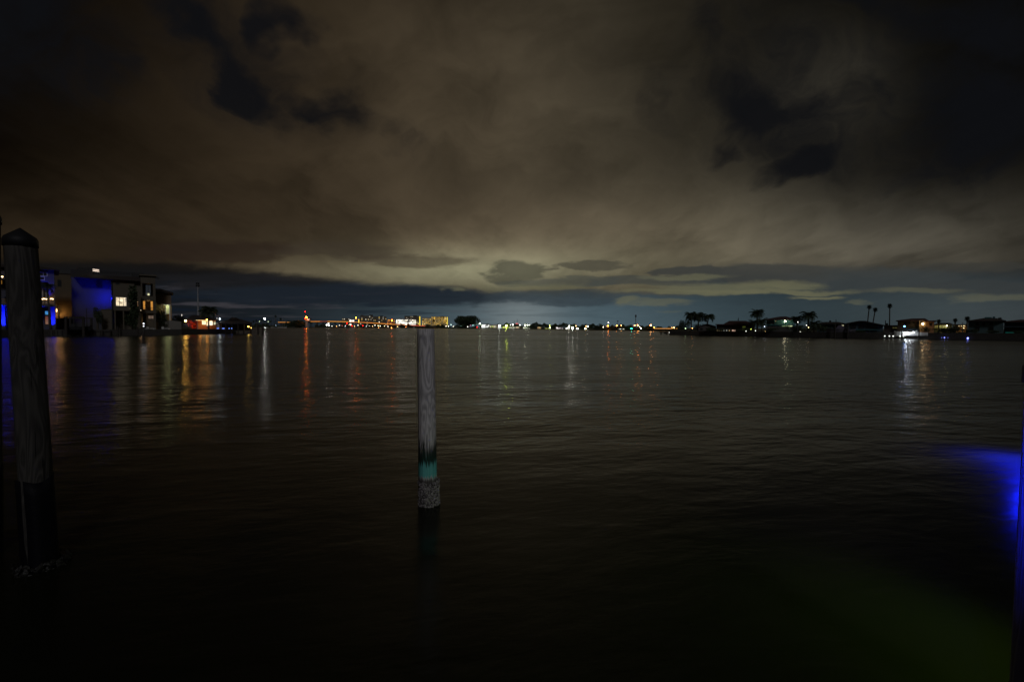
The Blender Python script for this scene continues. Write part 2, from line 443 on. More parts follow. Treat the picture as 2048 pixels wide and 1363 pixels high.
# ------------------------------------------------------------------ foreground pilings
def wood_mat(key, lo, hi, zalg=None, zteal=None, dark=1.0):
    m = bpy.data.materials.new(key); m.use_nodes = True; nt = m.node_tree
    b = nt.nodes['Principled BSDF']; b.inputs['Roughness'].default_value = .85; b.inputs['Specular IOR Level'].default_value = .2
    geo = nt.nodes.new('ShaderNodeNewGeometry'); sp = nt.nodes.new('ShaderNodeSeparateXYZ'); nt.links.new(geo.outputs['Position'], sp.inputs[0])
    x, y, z = (E(nt, sp.outputs[i]) for i in range(3))
    big = NOISE(nt, VEC(nt, x*7, y*7, z*1.1), 1.0, 2, .5, .6)
    g = _m(nt, 'SINE', big*62.0)*.5 + .5
    fib = NOISE(nt, VEC(nt, x*70, y*70, z*3.0), 1.0, 4, .65)
    blot = NOISE(nt, VEC(nt, x*5, y*5, z*1.6), 1.0, 4, .6)
    crack = SS(NOISE(nt, VEC(nt, x*38, y*38, z*.9), 1.0, 2, .5), .36, .30)
    t = g*.40 + fib*.45 + blot*.35 - .1
    col = MIXC(nt, t, lo, hi)
    col = MIXC(nt, crack*.75, col, tuple(c*.25 for c in lo))
    streak = NOISE(nt, VEC(nt, x*62, y*62, z*2.2), 1.0, 4, .6)
    if zteal:
        z0, z1 = zteal
        k = SS(z + (streak-.5)*.16, z0-.02, z0+.02)*SS(z + (streak-.5)*.26, z1+.05, z1-.05)
        tcol = MIXC(nt, fib, (.04, .24, .24), (.13, .60, .57))
        col = MIXC(nt, k*.92, col, tcol)
    if zalg:
        z0, z1 = zalg
        k = SS(z + (streak-.5)*.30, z0-.03, z0+.04)*SS(z + (streak-.5)*.55 + (blot-.5)*.35, z1+.08, z1-.10)
        col = MIXC(nt, k*.95, col, (.010, .016, .008))
    if zteal:
        k = SS(z + (streak-.5)*.12, zteal[0]+.01, zteal[0]-.05)
        col = MIXC(nt, k*.9, col, (.035, .030, .028))
    nt.links.new(col, b.inputs['Base Color'])
    bp = nt.nodes.new('ShaderNodeBump'); bp.inputs['Strength'].default_value = .6; bp.inputs['Distance'].default_value = .008
    hh = g*.4 + fib*.8 - crack*.8
    nt.links.new(hh.s, bp.inputs['Height']); nt.links.new(bp.outputs[0], b.inputs['Normal'])
    return m
def shaft(mb, p0, p1, ra, rb, seed=0, n=40, rings=36, wob=.012):
    rnd = random.Random(seed); ph = [rnd.uniform(0, 6.28) for _ in range(8)]
    p0, p1 = Vector(p0), Vector(p1); vs, fs = [], []
    for i in range(rings+1):
        t = i/rings; c = p0.lerp(p1, t); r = ra + (rb-ra)*t
        for k in range(n):
            w = 2*math.pi*k/n
            rr = r*(1 + wob*math.sin(2*w+ph[0]+t*3) + wob*.8*math.sin(3*w+ph[1]-t*5) + wob*.6*math.sin(7*w+ph[2]+t*2) + wob*.5*math.sin(11*w+ph[3]))
            rr += wob*r*.5*math.sin(t*17+ph[4]+w)
            vs.append(c + Vector((rr*math.cos(w), rr*math.sin(w), 0)))
    for i in range(rings):
        for k in range(n): fs.append((i*n+k, i*n+(k+1) % n, (i+1)*n+(k+1) % n, (i+1)*n+k))
    fs += [tuple(range(n))[::-1], tuple(range(rings*n, (rings+1)*n))]
    return mb.add(vs, fs)
def shells(mb, p0, p1, r, count, smin, smax, seed, spread=0.0):
    """small clustered oyster shells: bent discs standing off the surface between p0 and p1"""
    rnd = random.Random(seed); p0, p1 = Vector(p0), Vector(p1)
    for _ in range(count):
        t = rnd.random(); w = rnd.uniform(0, 6.283); c = p0.lerp(p1, t)
        nrm = Vector((math.cos(w), math.sin(w), rnd.uniform(-.3, .5))).normalized()
        c = c + Vector((math.cos(w), math.sin(w), 0))*(r + rnd.uniform(-.004, .012) + spread*rnd.random()**2)
        s = rnd.uniform(smin, smax)
        a = nrm.cross(Vector((rnd.uniform(-1, 1), rnd.uniform(-1, 1), rnd.uniform(-1, 1)))).normalized(); b2 = nrm.cross(a)
        vs = [c + nrm*s*.55]
        for k in range(7):
            q = 2*math.pi*k/7; ss = s*rnd.uniform(.75, 1.15)
            vs.append(c + a*math.cos(q)*ss + b2*math.sin(q)*ss*.62 + nrm*s*rnd.uniform(-.15, .25))
        vs.append(c - nrm*s*.4)
        fs = [(0, 1+k, 1+(k+1) % 7) for k in range(7)] + [(8, 1+(k+1) % 7, 1+k) for k in range(7)]
        mb.add(vs, fs)
M_SHELL = mat('grey_oyster_shell', (.20, .185, .19), .55, .95, 42, 0, 0, .5)
M_SHELLD = mat('dark_oyster_shell', (.009, .0085, .008), .6, .9, 30, 0, 0, .4)
M_CAP = mat('black_plastic_cap', (.008, .008, .010), .6, .2, 5, 0, 0, .25)
M_WRAP = mat('black_plastic_wrap', (.003, .003, .005), .6, .3, 3, .2, 0, .12)

# middle piling
Ym = 5.62
mb0 = pt(858, 1010, Ym); mt0 = pt(851.5, 657, Ym+.02)
mid = thing('wooden_piling', 'bare grey piling standing alone in the water, teal band and oyster crust at its foot', 'piling', (mb0.x, Ym, 0))
foot = Vector((mb0.x, Ym, -1.2)); top = Vector((mt0.x, Ym+.02, mt0.z))
w_mid = wood_mat('weathered_grey_wood', (.17, .165, .168), (.74, .72, .72), (.52, .78), (.36, .66))
mb = MB(); shaft(mb, foot, top, .122, .106, 3); mb.build('shaft', w_mid, mid, True)
mb = MB(); a = Vector((mb0.x, Ym, 0))
shells(mb, a + Vector((0, 0, -.02)), a + Vector((0, 0, .30)), .119, 620, .010, .026, 5); mb.build('oyster_crust', M_SHELL, mid)

def capped(base, topz_pt, r0_, r1_, rimz, apexz, wrapz, label, seed, wmat, cluster):
    base = Vector(base); tp = Vector(topz_pt)
    t = thing('capped_piling', label, 'piling', base, 'capped pilings at the left edge')
    def at(z): return base.lerp(tp, (z-base.z)/(tp.z-base.z))
    mb = MB(); shaft(mb, at(-1.2), at(rimz+.06), r0_*1.02, r1_, seed); mb.build('shaft', wmat, t, True)
    # pointed cap with a turned-down rim
    mb = MB(); n = 40; c = at(rimz); vs, fs = [], []
    prof = [(r1_*1.04, -.015), (r1_*1.075, -.015), (r1_*1.07, .045), (r1_*.98, .072), (r1_*.10, apexz-rimz-.006), (0.004, apexz-rimz)]
    for (rr, dz) in prof:
        for k in range(n):
            w = 2*math.pi*k/n; vs.append(c + Vector((rr*math.cos(w), rr*math.sin(w), dz)))
    for i in range(len(prof)-1):
        for k in range(n): fs.append((i*n+k, i*n+(k+1) % n, (i+1)*n+(k+1) % n, (i+1)*n+k))
    fs.append(tuple(range((len(prof)-1)*n, len(prof)*n))); mb.add(vs, fs)
    mb.build('cap', M_CAP, t, True)
    mb = MB(); n = 48; vs, fs = [], []     # wrap: thin sleeve, its top edge cut on a slant
    for i in range(13):
        for k in range(n):
            w = 2*math.pi*k/n
            zt = wrapz + .03*math.sin(w-.6) + .012*math.sin(3*w)
            z = -.6 + (zt+.6)*i/12; c = at(z); rr = r0_*1.045 + (r1_-r0_)*.3*(i/12) + .004*math.sin(5*w)
            if k == 30: rr += .010
            vs.append(c + Vector((rr*math.cos(w), rr*math.sin(w), 0)))
    for i in range(12):
        for k in range(n): fs.append((i*n+k, i*n+(k+1) % n, (i+1)*n+(k+1) % n, (i+1)*n+k))
    k0 = len(vs)
    for k in range(n):
        w = 2*math.pi*k/n; z = wrapz + .03*math.sin(w-.6) + .012*math.sin(3*w); c = at(z)
        vs.append(c + Vector((r1_*.9*math.cos(w), r1_*.9*math.sin(w), -.005)))
    for k in range(n): fs.append((12*n+k, 12*n+(k+1) % n, k0+(k+1) % n, k0+k))
    mb.add(vs, fs); mb.build('wrap', M_WRAP, t, True)
    if cluster:
        mb = MB(); shells(mb, at(-.03), at(.06), r0_*1.03, 320, .012, .036, seed+9, .075); mb.build('oyster_cluster', M_SHELLD, t)
    return t
Yl = 4.12
lb = pt(84, 1142, Yl); lt = pt(41, 490, Yl+.03)
w_left = wood_mat('dark_weathered_wood', (.012, .0115, .011), (.075, .070, .064))
capped((lb.x, Yl, 0), (lt.x, Yl+.03, lt.z), .116, .1085, lt.z, lt.z+.155, .83,
       'dark wooden piling with a pointed black cap and a black wrap round its foot', 11, w_left, True)
Y2 = 4.35
lb2 = pt(-28, 1120, Y2); lt2 = pt(-33, 442, Y2)
capped((lb2.x, Y2, 0), (lt2.x, Y2, lt2.z), .118, .110, lt2.z, lt2.z+.155, .84,
       'capped piling cut off by the left edge, taller than the capped piling next to it', 21, w_left, False)

# right piling with its blue lamp
Yr = 2.35
rb = pt(2092, 1363, Yr); rt = pt(2124, 745, Yr)
t = thing('lit_piling', 'piling glowing blue beside a blue lamp at the right edge', 'piling', (rb.x, Yr, 0))
w_right = wood_mat('rough_piling_wood', (.05, .05, .055), (.26, .25, .25))
dirp = (Vector(rt)-Vector(rb))
def atr(z): return Vector(rb) + dirp*((z-rb.z)/dirp.z)
mb = MB(); shaft(mb, atr(-1.0), atr(rt.z), .135, .125, 31); mb.build('shaft', w_right, t, True)
mb = MB(); c = atr(rt.z); mb.tube([c+Vector((0,0,-.06)), c+Vector((0,0,.03)), c+Vector((0,0,.12))], [.140, .138, .02], 32); mb.build('cap', M_CAP, t)
def blue_lamp(lp, br, spot, label, k):
    lt_ = thing('blue_lamp', label, 'lamp', lp)
    MB().tube([lp+Vector((.0, 0, .035)), lp+Vector((.0, 0, .075))], [.030, .022], 16).build('housing', M_DMETAL, lt_)
    MB().tube([lp+Vector((.0, 0, .05))] + [lp+Vector(b) for b in br], .010, 8).build('bracket', M_DMETAL, lt_)
    MB().ball(lp, .028, 12, 8, 1.2).build('lens', glow(BLUE, k), lt_)
    light('SPOT', lp+Vector((.05, .05, 0)), BLUE, 100, lt_, .03, Vector((2.72, 2.35, 1.5)), 110, 1.0)
blue_lamp(pt(2112, 948, 1.92), [(.25, .14, .07), (.5, .42, .07)], 0, 'blue lamp on the near face of the piling at the right edge', 60)
# added blue lamp and piling, unseen past the right edge: pool imitates lens glow
bpile = Vector((9.05, 7.65, 0)); bl0 = Vector((8.66, 7.55, 1.05))
pp = thing('added_piling', 'added unseen piling carrying the added blue lamp, beyond the right edge', 'piling', bpile)
mb = MB(); shaft(mb, bpile+Vector((0, 0, -1)), bpile+Vector((0, 0, 1.25)), .13, .12, 37); mb.build('shaft', w_right, pp, True)
hl = thing('blue_lamp', 'added unseen blue lamp whose pool on the water imitates lens glow', 'lamp', bl0)
MB().tube([bl0+Vector((0, 0, .05)), bl0+Vector((0, 0, .12))], [.05, .03], 14).build('housing', M_DMETAL, hl)
MB().tube([bl0+Vector((0, 0, .10)), bl0+Vector((.28, .07, .16))], .012, 8).build('bracket', M_DMETAL, hl)
MB().ball(bl0, .04, 12, 8).build('lens', glow(BLUE, 3), hl)
for ang, pw in ((84, 2400), (116, 1500), (146, 650)):
    light('SPOT', bl0+Vector((0, 0, -.06)), BLUE, pw, hl, .05, bl0+Vector((-.06, -.12, -1)), ang, 1.0)
# unseen green lamp over the water, added in place of an underwater one
gp = Vector((3.6, 3.1, 1.35))
g = thing('added_green_lamp', 'unseen green lamp over the water beside the lit piling, standing in for an underwater light', 'lamp', gp)
mb = MB(); mb.tube([gp+Vector((0,0,.02)), gp+Vector((0,0,.12))], [.05, .03], 16); mb.build('shade', M_DMETAL, g)
mb = MB(); mb.tube([gp+Vector((0,0,.10)), gp+Vector((-.2,-.2,.16)), gp+Vector((-.5,-.46,.16))], .012, 6); mb.build('bracket', M_DMETAL, g)
mb = MB(); mb.ball(gp, .022, 10, 8); mb.build('lens', glow((.25, 1, .03), .5), g)
light('SPOT', gp+Vector((-.03, .01, -.03)), (.46, .8, .05), 72, g, .03, (2.55, 3.3, 0), 116, 1.0)
# ------------------------------------------------------------------ land
def shore_poly(pts, back):
    """pts: (px, Y) along the waterline from left to right; back: distance of the far side"""
    fr = [(X(px, Y), Y) for px, Y in pts]
    return fr + [(fr[-1][0]*back/fr[-1][1]*1.0, back), (fr[0][0]*back/fr[0][1], back)]
def wall_along(mb, pts, z0, z1, t):
    for (x0, y0), (x1, y1) in zip(pts, pts[1:]):
        d = Vector((x1-x0, y1-y0, 0)); n = Vector((d.y, -d.x, 0)).normalized()*t
        mb.add([(x0+n.x, y0+n.y, z0), (x1+n.x, y1+n.y, z0), (x1, y1, z0), (x0, y0, z0), (x0+n.x, y0+n.y, z1), (x1+n.x, y1+n.y, z1), (x1, y1, z1), (x0, y0, z1)],
               [(0,3,2,1),(4,5,6,7),(0,1,5,4),(1,2,6,5),(2,3,7,6),(3,0,4,7)])
LZ, RZ, FZ = 1.35, 1.2, .8
LEFT = [(-200, 74), (-60, 84), (20, 91), (100, 97), (220, 104), (360, 118), (440, 138), (470, 150)]
lp_ = [(X(a, b), b) for a, b in LEFT]
lpoly = lp_ + [(X(440, 240), 240), (X(330, 420), 420), (X(-400, 420), 420)]
mb = MB(); mb.slab(lpoly, -2, LZ); struct(mb.build('lawn', M_LAND))
mb = MB(); wall_along(mb, lp_, -1.5, LZ+.12, .35)
for i in range(90):
    t = i/89*(len(lp_)-1); k = min(int(t), len(lp_)-2); p = Vector(lp_[k]).lerp(Vector(lp_[k+1]), t-k)
    mb.box(p.x-.12, p.x+.12, p.y-.62, p.y-.36, -1, LZ-.15)
tag(mb.build('seawall', M_CONC), 'dark concrete seawall below the blue-lit houses', 'seawall')
RIGHT = [(1340, 146), (1400, 139), (1480, 126), (1650, 110), (1850, 97), (2048, 87), (2400, 78)]
rp_ = [(X(a, b), b) for a, b in RIGHT]
rpoly = rp_ + [(X(2300, 330), 330), (X(1400, 330), 330), (X(1345, 200), 200)]
mb = MB(); mb.slab(rpoly, -2, RZ); struct(mb.build('shore_lawn', M_LAND))
mb = MB(); wall_along(mb, rp_, -1.5, RZ+.12, .35); tag(mb.build('seawall', M_CONC), 'dark seawall under the houses and palms on the right', 'seawall')
FAR = [(380, 1400), (500, 1150), (620, 980), (760, 900), (960, 850), (1050, 620), (1180, 410), (1300, 330), (1420, 270), (1500, 250)]
fp_ = [(X(a, b), b) for a, b in FAR]
fpoly = fp_ + [(X(1700, 700), 700), (X(1500, 3500), 3500), (X(200, 3500), 3500)]
mb = MB(); mb.slab(fpoly, -2, FZ); struct(mb.build('far_shore', M_LAND))
def farY(px):
    for (a, ya), (b, yb) in zip(FAR, FAR[1:]):
        if a <= px <= b: return ya + (yb-ya)*(px-a)/(b-a)
    return 900

# ------------------------------------------------------------------ vegetation
def leafy(name, px, pybase, ytop, wpx, Y, label, zb, cat='tree', group=None, n=1500, seed=1, flat=.75, lobes=9, trunk=True, depth=None):
    rnd = random.Random(seed)
    x = X(px, Y); zt = Z(ytop, px, Y); w = wpx*Y/910/2
    t = thing(name, label, cat, (x, Y, zb), group)
    h = zt-zb; ch = min(h*.92, h) if not trunk else h*flat
    cz = zt - ch/2; d = w if depth is None else depth
    mb = MB(); L = []
    for i in range(lobes):
        a = rnd.uniform(0, 6.283); q = rnd.random()**.5*.68; e = rnd.uniform(-.55, .6)
        k = math.sqrt(max(.1, 1-e*e*.8))
        L.append((Vector((x+w*q*math.cos(a)*k, Y+d*q*math.sin(a)*k, cz+ch/2*e)), rnd.uniform(.30, .46)))
    for i in range(n):
        c, r = L[rnd.randrange(lobes)]
        while True:
            v = Vector((rnd.uniform(-1, 1), rnd.uniform(-1, 1), rnd.uniform(-1, 1)))
            if .25 < v.length < 1: break
        v = v*(v.length**-.35)
        p = c + Vector((v.x*w*r*1.05, v.y*d*r*1.05, v.z*ch*r*.85))
        p.z = min(max(p.z, zb+.05), zt)
        s = (w+ch)*.034*rnd.uniform(.6, 1.5)
        a = Vector((rnd.uniform(-1, 1), rnd.uniform(-1, 1), rnd.uniform(-.7, .7))).normalized(); b = a.orthogonal().normalized()
        b = (b + a.cross(b)*rnd.uniform(-1, 1)).normalized()
        mb.add([p-a*s, p-b*s*.45, p+a*s, p+b*s*.45], [(0, 1, 2, 3)])
    mb.build('crown', M_LEAF, t)
    if trunk:
        mb = MB(); r = max(.12, h*.035)
        mb.tube([(x, Y, zb-.1), (x+w*.05, Y, zb+h*.25), (x-w*.03, Y, cz)], [r*1.3, r, r*.55], 8)
        for c, rr in L[:5]:
            mb.tube([(x, Y, zb+h*.22), Vector((x, Y, zb+h*.22)).lerp(c, .55)+Vector((0, 0, h*.05)), c], [r*.7, r*.45, r*.15], 6)
        mb.build('trunk', M_TRUNK, t)
    return t
def frond(mb, c, az, elev, L, droop, rnd, wid=.32, seg=9):
    """one feather frond: arched rib with leaflets on both sides"""
    dh = Vector((math.cos(az), math.sin(az), 0)); side = Vector((-math.sin(az), math.cos(az), 0))
    p = Vector(c); e = elev; pts = [p.copy()]
    for i in range(seg):
        p = p + (dh*math.cos(e) + Vector((0, 0, math.sin(e))))*(L/seg); e -= droop/seg*(1+.7*i/seg); pts.append(p.copy())
    mb.tube(pts, [L*.012*(1-.8*i/seg)+.008 for i in range(seg+1)], 4, False)
    for i in range(1, seg+1):
        q = pts[i]; tdir = (pts[i]-pts[i-1]).normalized()
        lw = L*wid*math.sin(math.pi*min(.98, .16+.80*i/seg))*rnd.uniform(.85, 1.15); st = L/seg
        for sgn in (-1, 1):
            tip = q + side*sgn*lw + tdir*lw*.55 - Vector((0, 0, lw*rnd.uniform(.35, .7)))
            mb.add([q - tdir*st*.55, q + tdir*st*.35, tip + tdir*st*.22, tip - tdir*st*.16], [(0, 1, 2, 3)])
def palm(px, pyb, pyc, pxc, Y, Lpx, label, zb, seed, nf=15, group=None, trunkw=.16, droop=1.5, cat='palm'):
    rnd = random.Random(seed)
    x0 = X(px, Y); c = pt(pxc, pyc, Y); t = thing('palm_tree', label, cat, (x0, Y, zb), group)
    L = Lpx*1.32*Y/910
    b = Vector((x0, Y, zb-.1)); mid_ = b.lerp(c, .5) + Vector(((x0-c.x)*.12, 0, 0))
    mb = MB(); mb.tube([b, b.lerp(mid_, .5), mid_, mid_.lerp(c, .5), c], [trunkw*1.35, trunkw*1.1, trunkw, trunkw*.92, trunkw*.85], 10); mb.build('trunk', M_TRUNK, t, True)
    mb = MB()
    nf += 7
    for i in range(nf):
        az = 2.4*i + rnd.uniform(-.25, .25); el = 1.22 - 1.5*(i/nf) + rnd.uniform(-.12, .12)
        frond(mb, c, az, el, L*rnd.uniform(.85, 1.08), droop*.98*rnd.uniform(.8, 1.2), rnd)
    mb.ball(c, L*.09, 8, 6, 1.6)
    mb.build('crown', M_PALM, t)
    return t
def fan_palm(px, pyb, pyc, pxc, Y, Rpx, label, zb, seed, group=None, trunkw=.16, skirt=True):
    rnd = random.Random(seed); x0 = X(px, Y); c = pt(pxc, pyc, Y); R = Rpx*Y/910
    t = thing('fan_palm', label, 'palm', (x0, Y, zb), group)
    b = Vector((x0, Y, zb-.1)); m_ = b.lerp(c, .5) + Vector(((x0-c.x)*.10, 0, 0))
    mb = MB(); mb.tube([b, b.lerp(m_, .5), m_, m_.lerp(c, .5), c], [trunkw*1.4, trunkw*1.1, trunkw, trunkw*.95, trunkw*.9], 10); mb.build('trunk', M_TRUNK, t, True)
    mb = MB()
    def fan(o, d, s):
        d = d.normalized(); a = d.cross(Vector((0, 0, 1)));
        a = a.normalized() if a.length > .05 else Vector((1, 0, 0))
        n = 9
        for k in range(n):
            w = (k/(n-1)-.5)*3.4
            q = (d*math.cos(w) + a*math.sin(w)); q = (q - Vector((0, 0, .25*abs(w)*.5))).normalized(); sd = q.cross(d.cross(a)).normalized()
            l = s*(1-.12*abs(w))
            mb.add([o, o + q*l*.5 + sd*l*.085, o + q*l, o + q*l*.5 - sd*l*.085], [(0, 1, 2, 3)])
    for i in range(46):
        z = 1 - 1.55*(i+.5)/46; a = 2.39996*i; r = math.sqrt(max(0, 1-z*z))
        d = Vector((r*math.cos(a), r*math.sin(a), z)); o = c + d*R*.45*rnd.uniform(.8, 1.1)
        mb.tube([c, o], [.03, .015], 3, False); fan(o, d + Vector((0, 0, -.15)), R*.58*rnd.uniform(.85, 1.15))
    if skirt:
        for i in range(14):
            a = 2.39996*i; d = Vector((.45*math.cos(a), .45*math.sin(a), -1)); o = c + Vector((math.cos(a), math.sin(a), 0))*R*.22 - Vector((0, 0, R*.45))
            fan(o, d, R*.42*rnd.uniform(.7, 1.2))
    mb.build('crown', M_PALM, t)
    return t

# ------------------------------------------------------------------ building helpers
def W(parent, px0, py0, px1, py1, Y, pane_mat, frame_mat=None, name='window', bars=1, ft=.09, rows=0):
    """window: a frame proud of the wall at depth Y with a pane in it"""
    x0, x1 = X(px0, Y), X(px1, Y); pm = (px0+px1)/2; z1, z0 = Z(py0, pm, Y), Z(py1, pm, Y)
    f_ = MB(); e = ft
    f_.box(x0-e, x1+e, Y-.10, Y-.004, z1, z1+e); f_.box(x0-e, x1+e, Y-.12, Y-.004, z0-e, z0)
    f_.box(x0-e, x0, Y-.10, Y-.004, z0, z1); f_.box(x1, x1+e, Y-.10, Y-.004, z0, z1)
    for i in range(1, bars+1):
        xx = x0+(x1-x0)*i/(bars+1); f_.box(xx-e*.35, xx+e*.35, Y-.08, Y-.045, z0, z1)
    for i in range(1, rows+1):
        zz = z0+(z1-z0)*i/(rows+1); f_.box(x0, x1, Y-.075, Y-.044, zz-e*.3, zz+e*.3)
    o = f_.build(name, frame_mat or M_FRAME, parent)
    MB().box(x0, x1, Y-.04, Y-.006, z0, z1).build('pane', pane_mat, o)
    return o
def B(mb, px0, px1, pyt, Y, D, zb, pyb=None):
    """box block with its front face at depth Y and measured on the photograph"""
    pm = (px0+px1)/2
    return mb.box(X(px0, Y), X(px1, Y), Y, Y+D, zb if pyb is None else Z(pyb, pm, Y), Z(pyt, pm, Y))
def lens(parent, px, py, Y, rpx, color, s, name='lamp_bulb', sz=1.0):
    mb = MB(); mb.ball(pt(px, py, Y), rpx*Y/910, 10, 7, sz); return mb.build(name, glow(color, s), parent, True)
def post_lamp(px, py, Y, rpx, color, s, label, zb, group=None, name='street_lamp', power=0, pole=True, cat='street lamp', arm=0):
    p = pt(px, py, Y); r = rpx*Y/910
    t = thing(name, label, cat, (p.x, Y, zb), group)
    k = max(.05, Y*.00022)
    mb = MB(); mb.tube([(p.x+arm, Y+.0, zb-.05), (p.x+arm, Y, p.z+r*1.2)], [k*1.3, k], 6)
    if arm: mb.tube([(p.x+arm, Y, p.z+r*1.2), (p.x, Y, p.z+r*1.5)], k*.8, 6)
    mb.build('pole', M_METAL, t)
    mb = MB(); mb.tube([(p.x, Y, p.z+r*.9), (p.x, Y, p.z+r*1.4)], [r*1.1, r*.5], 8); mb.build('cap', M_DMETAL, t)
    mb = MB(); mb.ball(p, r, 10, 7); mb.build('lamp_bulb', glow(color, s), t, True)
    if power: light('POINT', p + Vector((0, -r*1.6, 0)), color, power, t, r*.5)
    return t

# ================================================================== LEFT SHORE
# ---- blue-lit house at the left edge
frame(100, 101); Y = 101.0
h = thing('waterfront_house', 'house washed in deep blue light with a balcony of warm lamps, beside the capped piling', 'house', (X(60, Y), Y, LZ))
mb = MB()
B(mb, -30, 111, 541, Y+3.2, 9, LZ)                       # main body, set back
B(mb, 99, 111, 541, Y, 3.19, LZ)                         # right-hand pier, full height
B(mb, -30, 98.8, 541, Y, 3.19, LZ, 560)                  # upper storey front
B(mb, 20, 40, 560, Y+.02, 3.1, LZ, 652); B(mb, 2, 11, 592, Y+.5, 2.6, LZ)
mb.build('wall', mat('blue_grey_stucco', (.075, .075, .10), .9, .12, 1.0, .2), h)
mb = MB(); mb.hip(X(-45, Y), X(121.5, Y), Y-1.2, Y+13, Z(541, 110, Y)-.02, Z(528, 110, Y), thick=.18); mb.build('roof', M_ROOF, h)
mb = MB(); mb.box(X(-30, Y), X(113, Y), Y-1.6, Y+3.0, Z(613, 100, Y), Z(609.5, 100, Y)); mb.build('balcony', mat('blue_grey_stucco', (.075, .075, .10)), h)
rl = MB(); zt = Z(600, 90, Y-1.5); z0 = Z(609.4, 90, Y-1.5)
rl.box(X(-30, Y-1.5), X(108, Y-1.5), Y-1.55, Y-1.49, zt-.06, zt); rl.box(X(-30, Y-1.5), X(108, Y-1.5), Y-1.55, Y-1.49, z0+.1, z0+.15)
for i in range(70):
    xx = X(-30, Y-1.5) + (X(108, Y-1.5)-X(-30, Y-1.5))*i/69; rl.box(xx-.02, xx+.02, Y-1.54, Y-1.50, z0, zt-.06)
rl.build('railing', mat('brown_railing', (.35, .22, .12), .6, .2), h)
W(h, 82.5, 545, 96.5, 551.5, Y, M_GLASS, None, 'window', 1)
W(h, 82.5, 553.5, 91, 559.5, Y, M_GLASS, None, 'window', 0)
W(h, 88, 576, 105.5, 606, Y+3.2, M_GLASS, None, 'window', 2)
W(h, 91, 622, 97, 629, Y+3.2, glow((.10, .45, .9), .8, .8), M_DFRAME, 'window', 0)
W(h, 91, 632, 97, 648, Y+3.2, glow((.9, .28, .05), .22, .8), M_DFRAME, 'window', 0)
W(h, 2, 558, 7, 568, Y+3.2, glow(AMBER, .25, .6), M_DFRAME, 'window', 0)
for i, px in enumerate((4.5, 85, 87.5, 90, 93, 101.5, 104, 106)):
    lens(h, px, 553.2 if i == 0 else 597.5 + .4*math.sin(i*2), Y-1.2, .95 if i else 1.4, (1, .66, .30), 5.0, 'balcony_lamp')
def flood(px, Y, zb, color, power, target, label, group=None, size=.15, kind='SPOT', angle=110, dz=.35, s=2.0):
    x = X(px, Y); t = thing('floodlight', label, 'floodlight', (x, Y, zb), group)
    MB().tube([(x, Y, zb-.05), (x, Y, zb+dz-.1)], .03, 6).build('stake', M_DMETAL, t)
    MB().tube([(x, Y-.10, zb+dz), (x, Y+.02, zb+dz)], [.10, .13], 10).build('housing', M_DMETAL, t)
    MB().ball((x, Y+.06, zb+dz), .10, 8, 6).build('lens', glow(color, s), t)
    light(kind, (x, Y+.25, zb+dz+.1), color, power, t, size, target, angle, 1.0)
    return t
def P3(px, py, Y): return pt(px, py, Y)
flood(105, Y-1.2, LZ, BLUE, 6500, P3(103, 600, Y+.6), 'blue floodlight on the grass at the right corner of the blue house', None, .15, 'SPOT', 84)
flood(8, Y-1.4, LZ, BLUE, 11000, P3(8, 620, Y+.5), 'blue floodlight on the grass left of the capped piling', None, .15, 'SPOT', 110)
flood(90, Y-.9, Z(609.5, 100, Y), BLUE, 2600, P3(97, 541, Y-.1), 'blue floodlight on the balcony of the blue house', None, .12, 'SPOT', 60, .25)
light('POINT', P3(98, 598, Y-.6), (1, .5, .15), 34, h, .1)
# palm in front of the blue house
palm(101.5, 655, 573, 94, Y-2.6, 13, 'dark palm leaning across the balcony of the blue house', LZ, 41, 13)

# ---- taupe house behind
frame(130, 118); Y = 118.0
h = thing('taupe_house', 'plain taupe house lit by one wall lamp, between the blue house and the terrace house', 'house', (X(130, Y), Y, LZ))
mb = MB(); B(mb, 112, 152, 548, Y, 10, LZ); mb.build('wall', mat('warm_taupe_stucco', (.10, .078, .052), .9, .15, 1.0, .2), h)
mb = MB(); mb.box(X(111.5, Y), X(152, Y), Y-.2, Y+10.2, Z(548, 130, Y), Z(546.4, 130, Y)); mb.build('roof', M_ROOF, h)
W(h, 118, 560, 124, 572, Y, M_GLASS, M_DFRAME, 'window', 0)
sc = MB(); sc.box(X(113.2, Y), X(115.4, Y), Y-.22, Y-.004, Z(625, 114, Y), Z(623.5, 114, Y)); sc = sc.build('wall_lamp', M_DMETAL, h)
MB().box(X(113.3, Y), X(115.2, Y), Y-.24, Y-.03, Z(623.4, 114, Y), Z(617.5, 114, Y)).build('lamp_glass', glow((1, .55, .2), 6), sc)
light('POINT', P3(118, 627, Y-1.2), (1, .50, .14), 170, h, .3)
leafy('potted_shrub', 118.5, 622, 612.5, 9, Y-1.6, 'small dark shrub spreading beside the wall lamp of the taupe house', Z(636, 118, Y-1.6), 'shrub', None, 300, 51, .6)
gw = MB(); gw.box(X(112.6, Y-5), X(146, Y-5), Y-5, Y-4.7, LZ-.1, Z(636, 125, Y-5)); tag(gw.build('garden_wall', M_GREYW), 'low plain wall at the foot of the taupe house', 'wall')

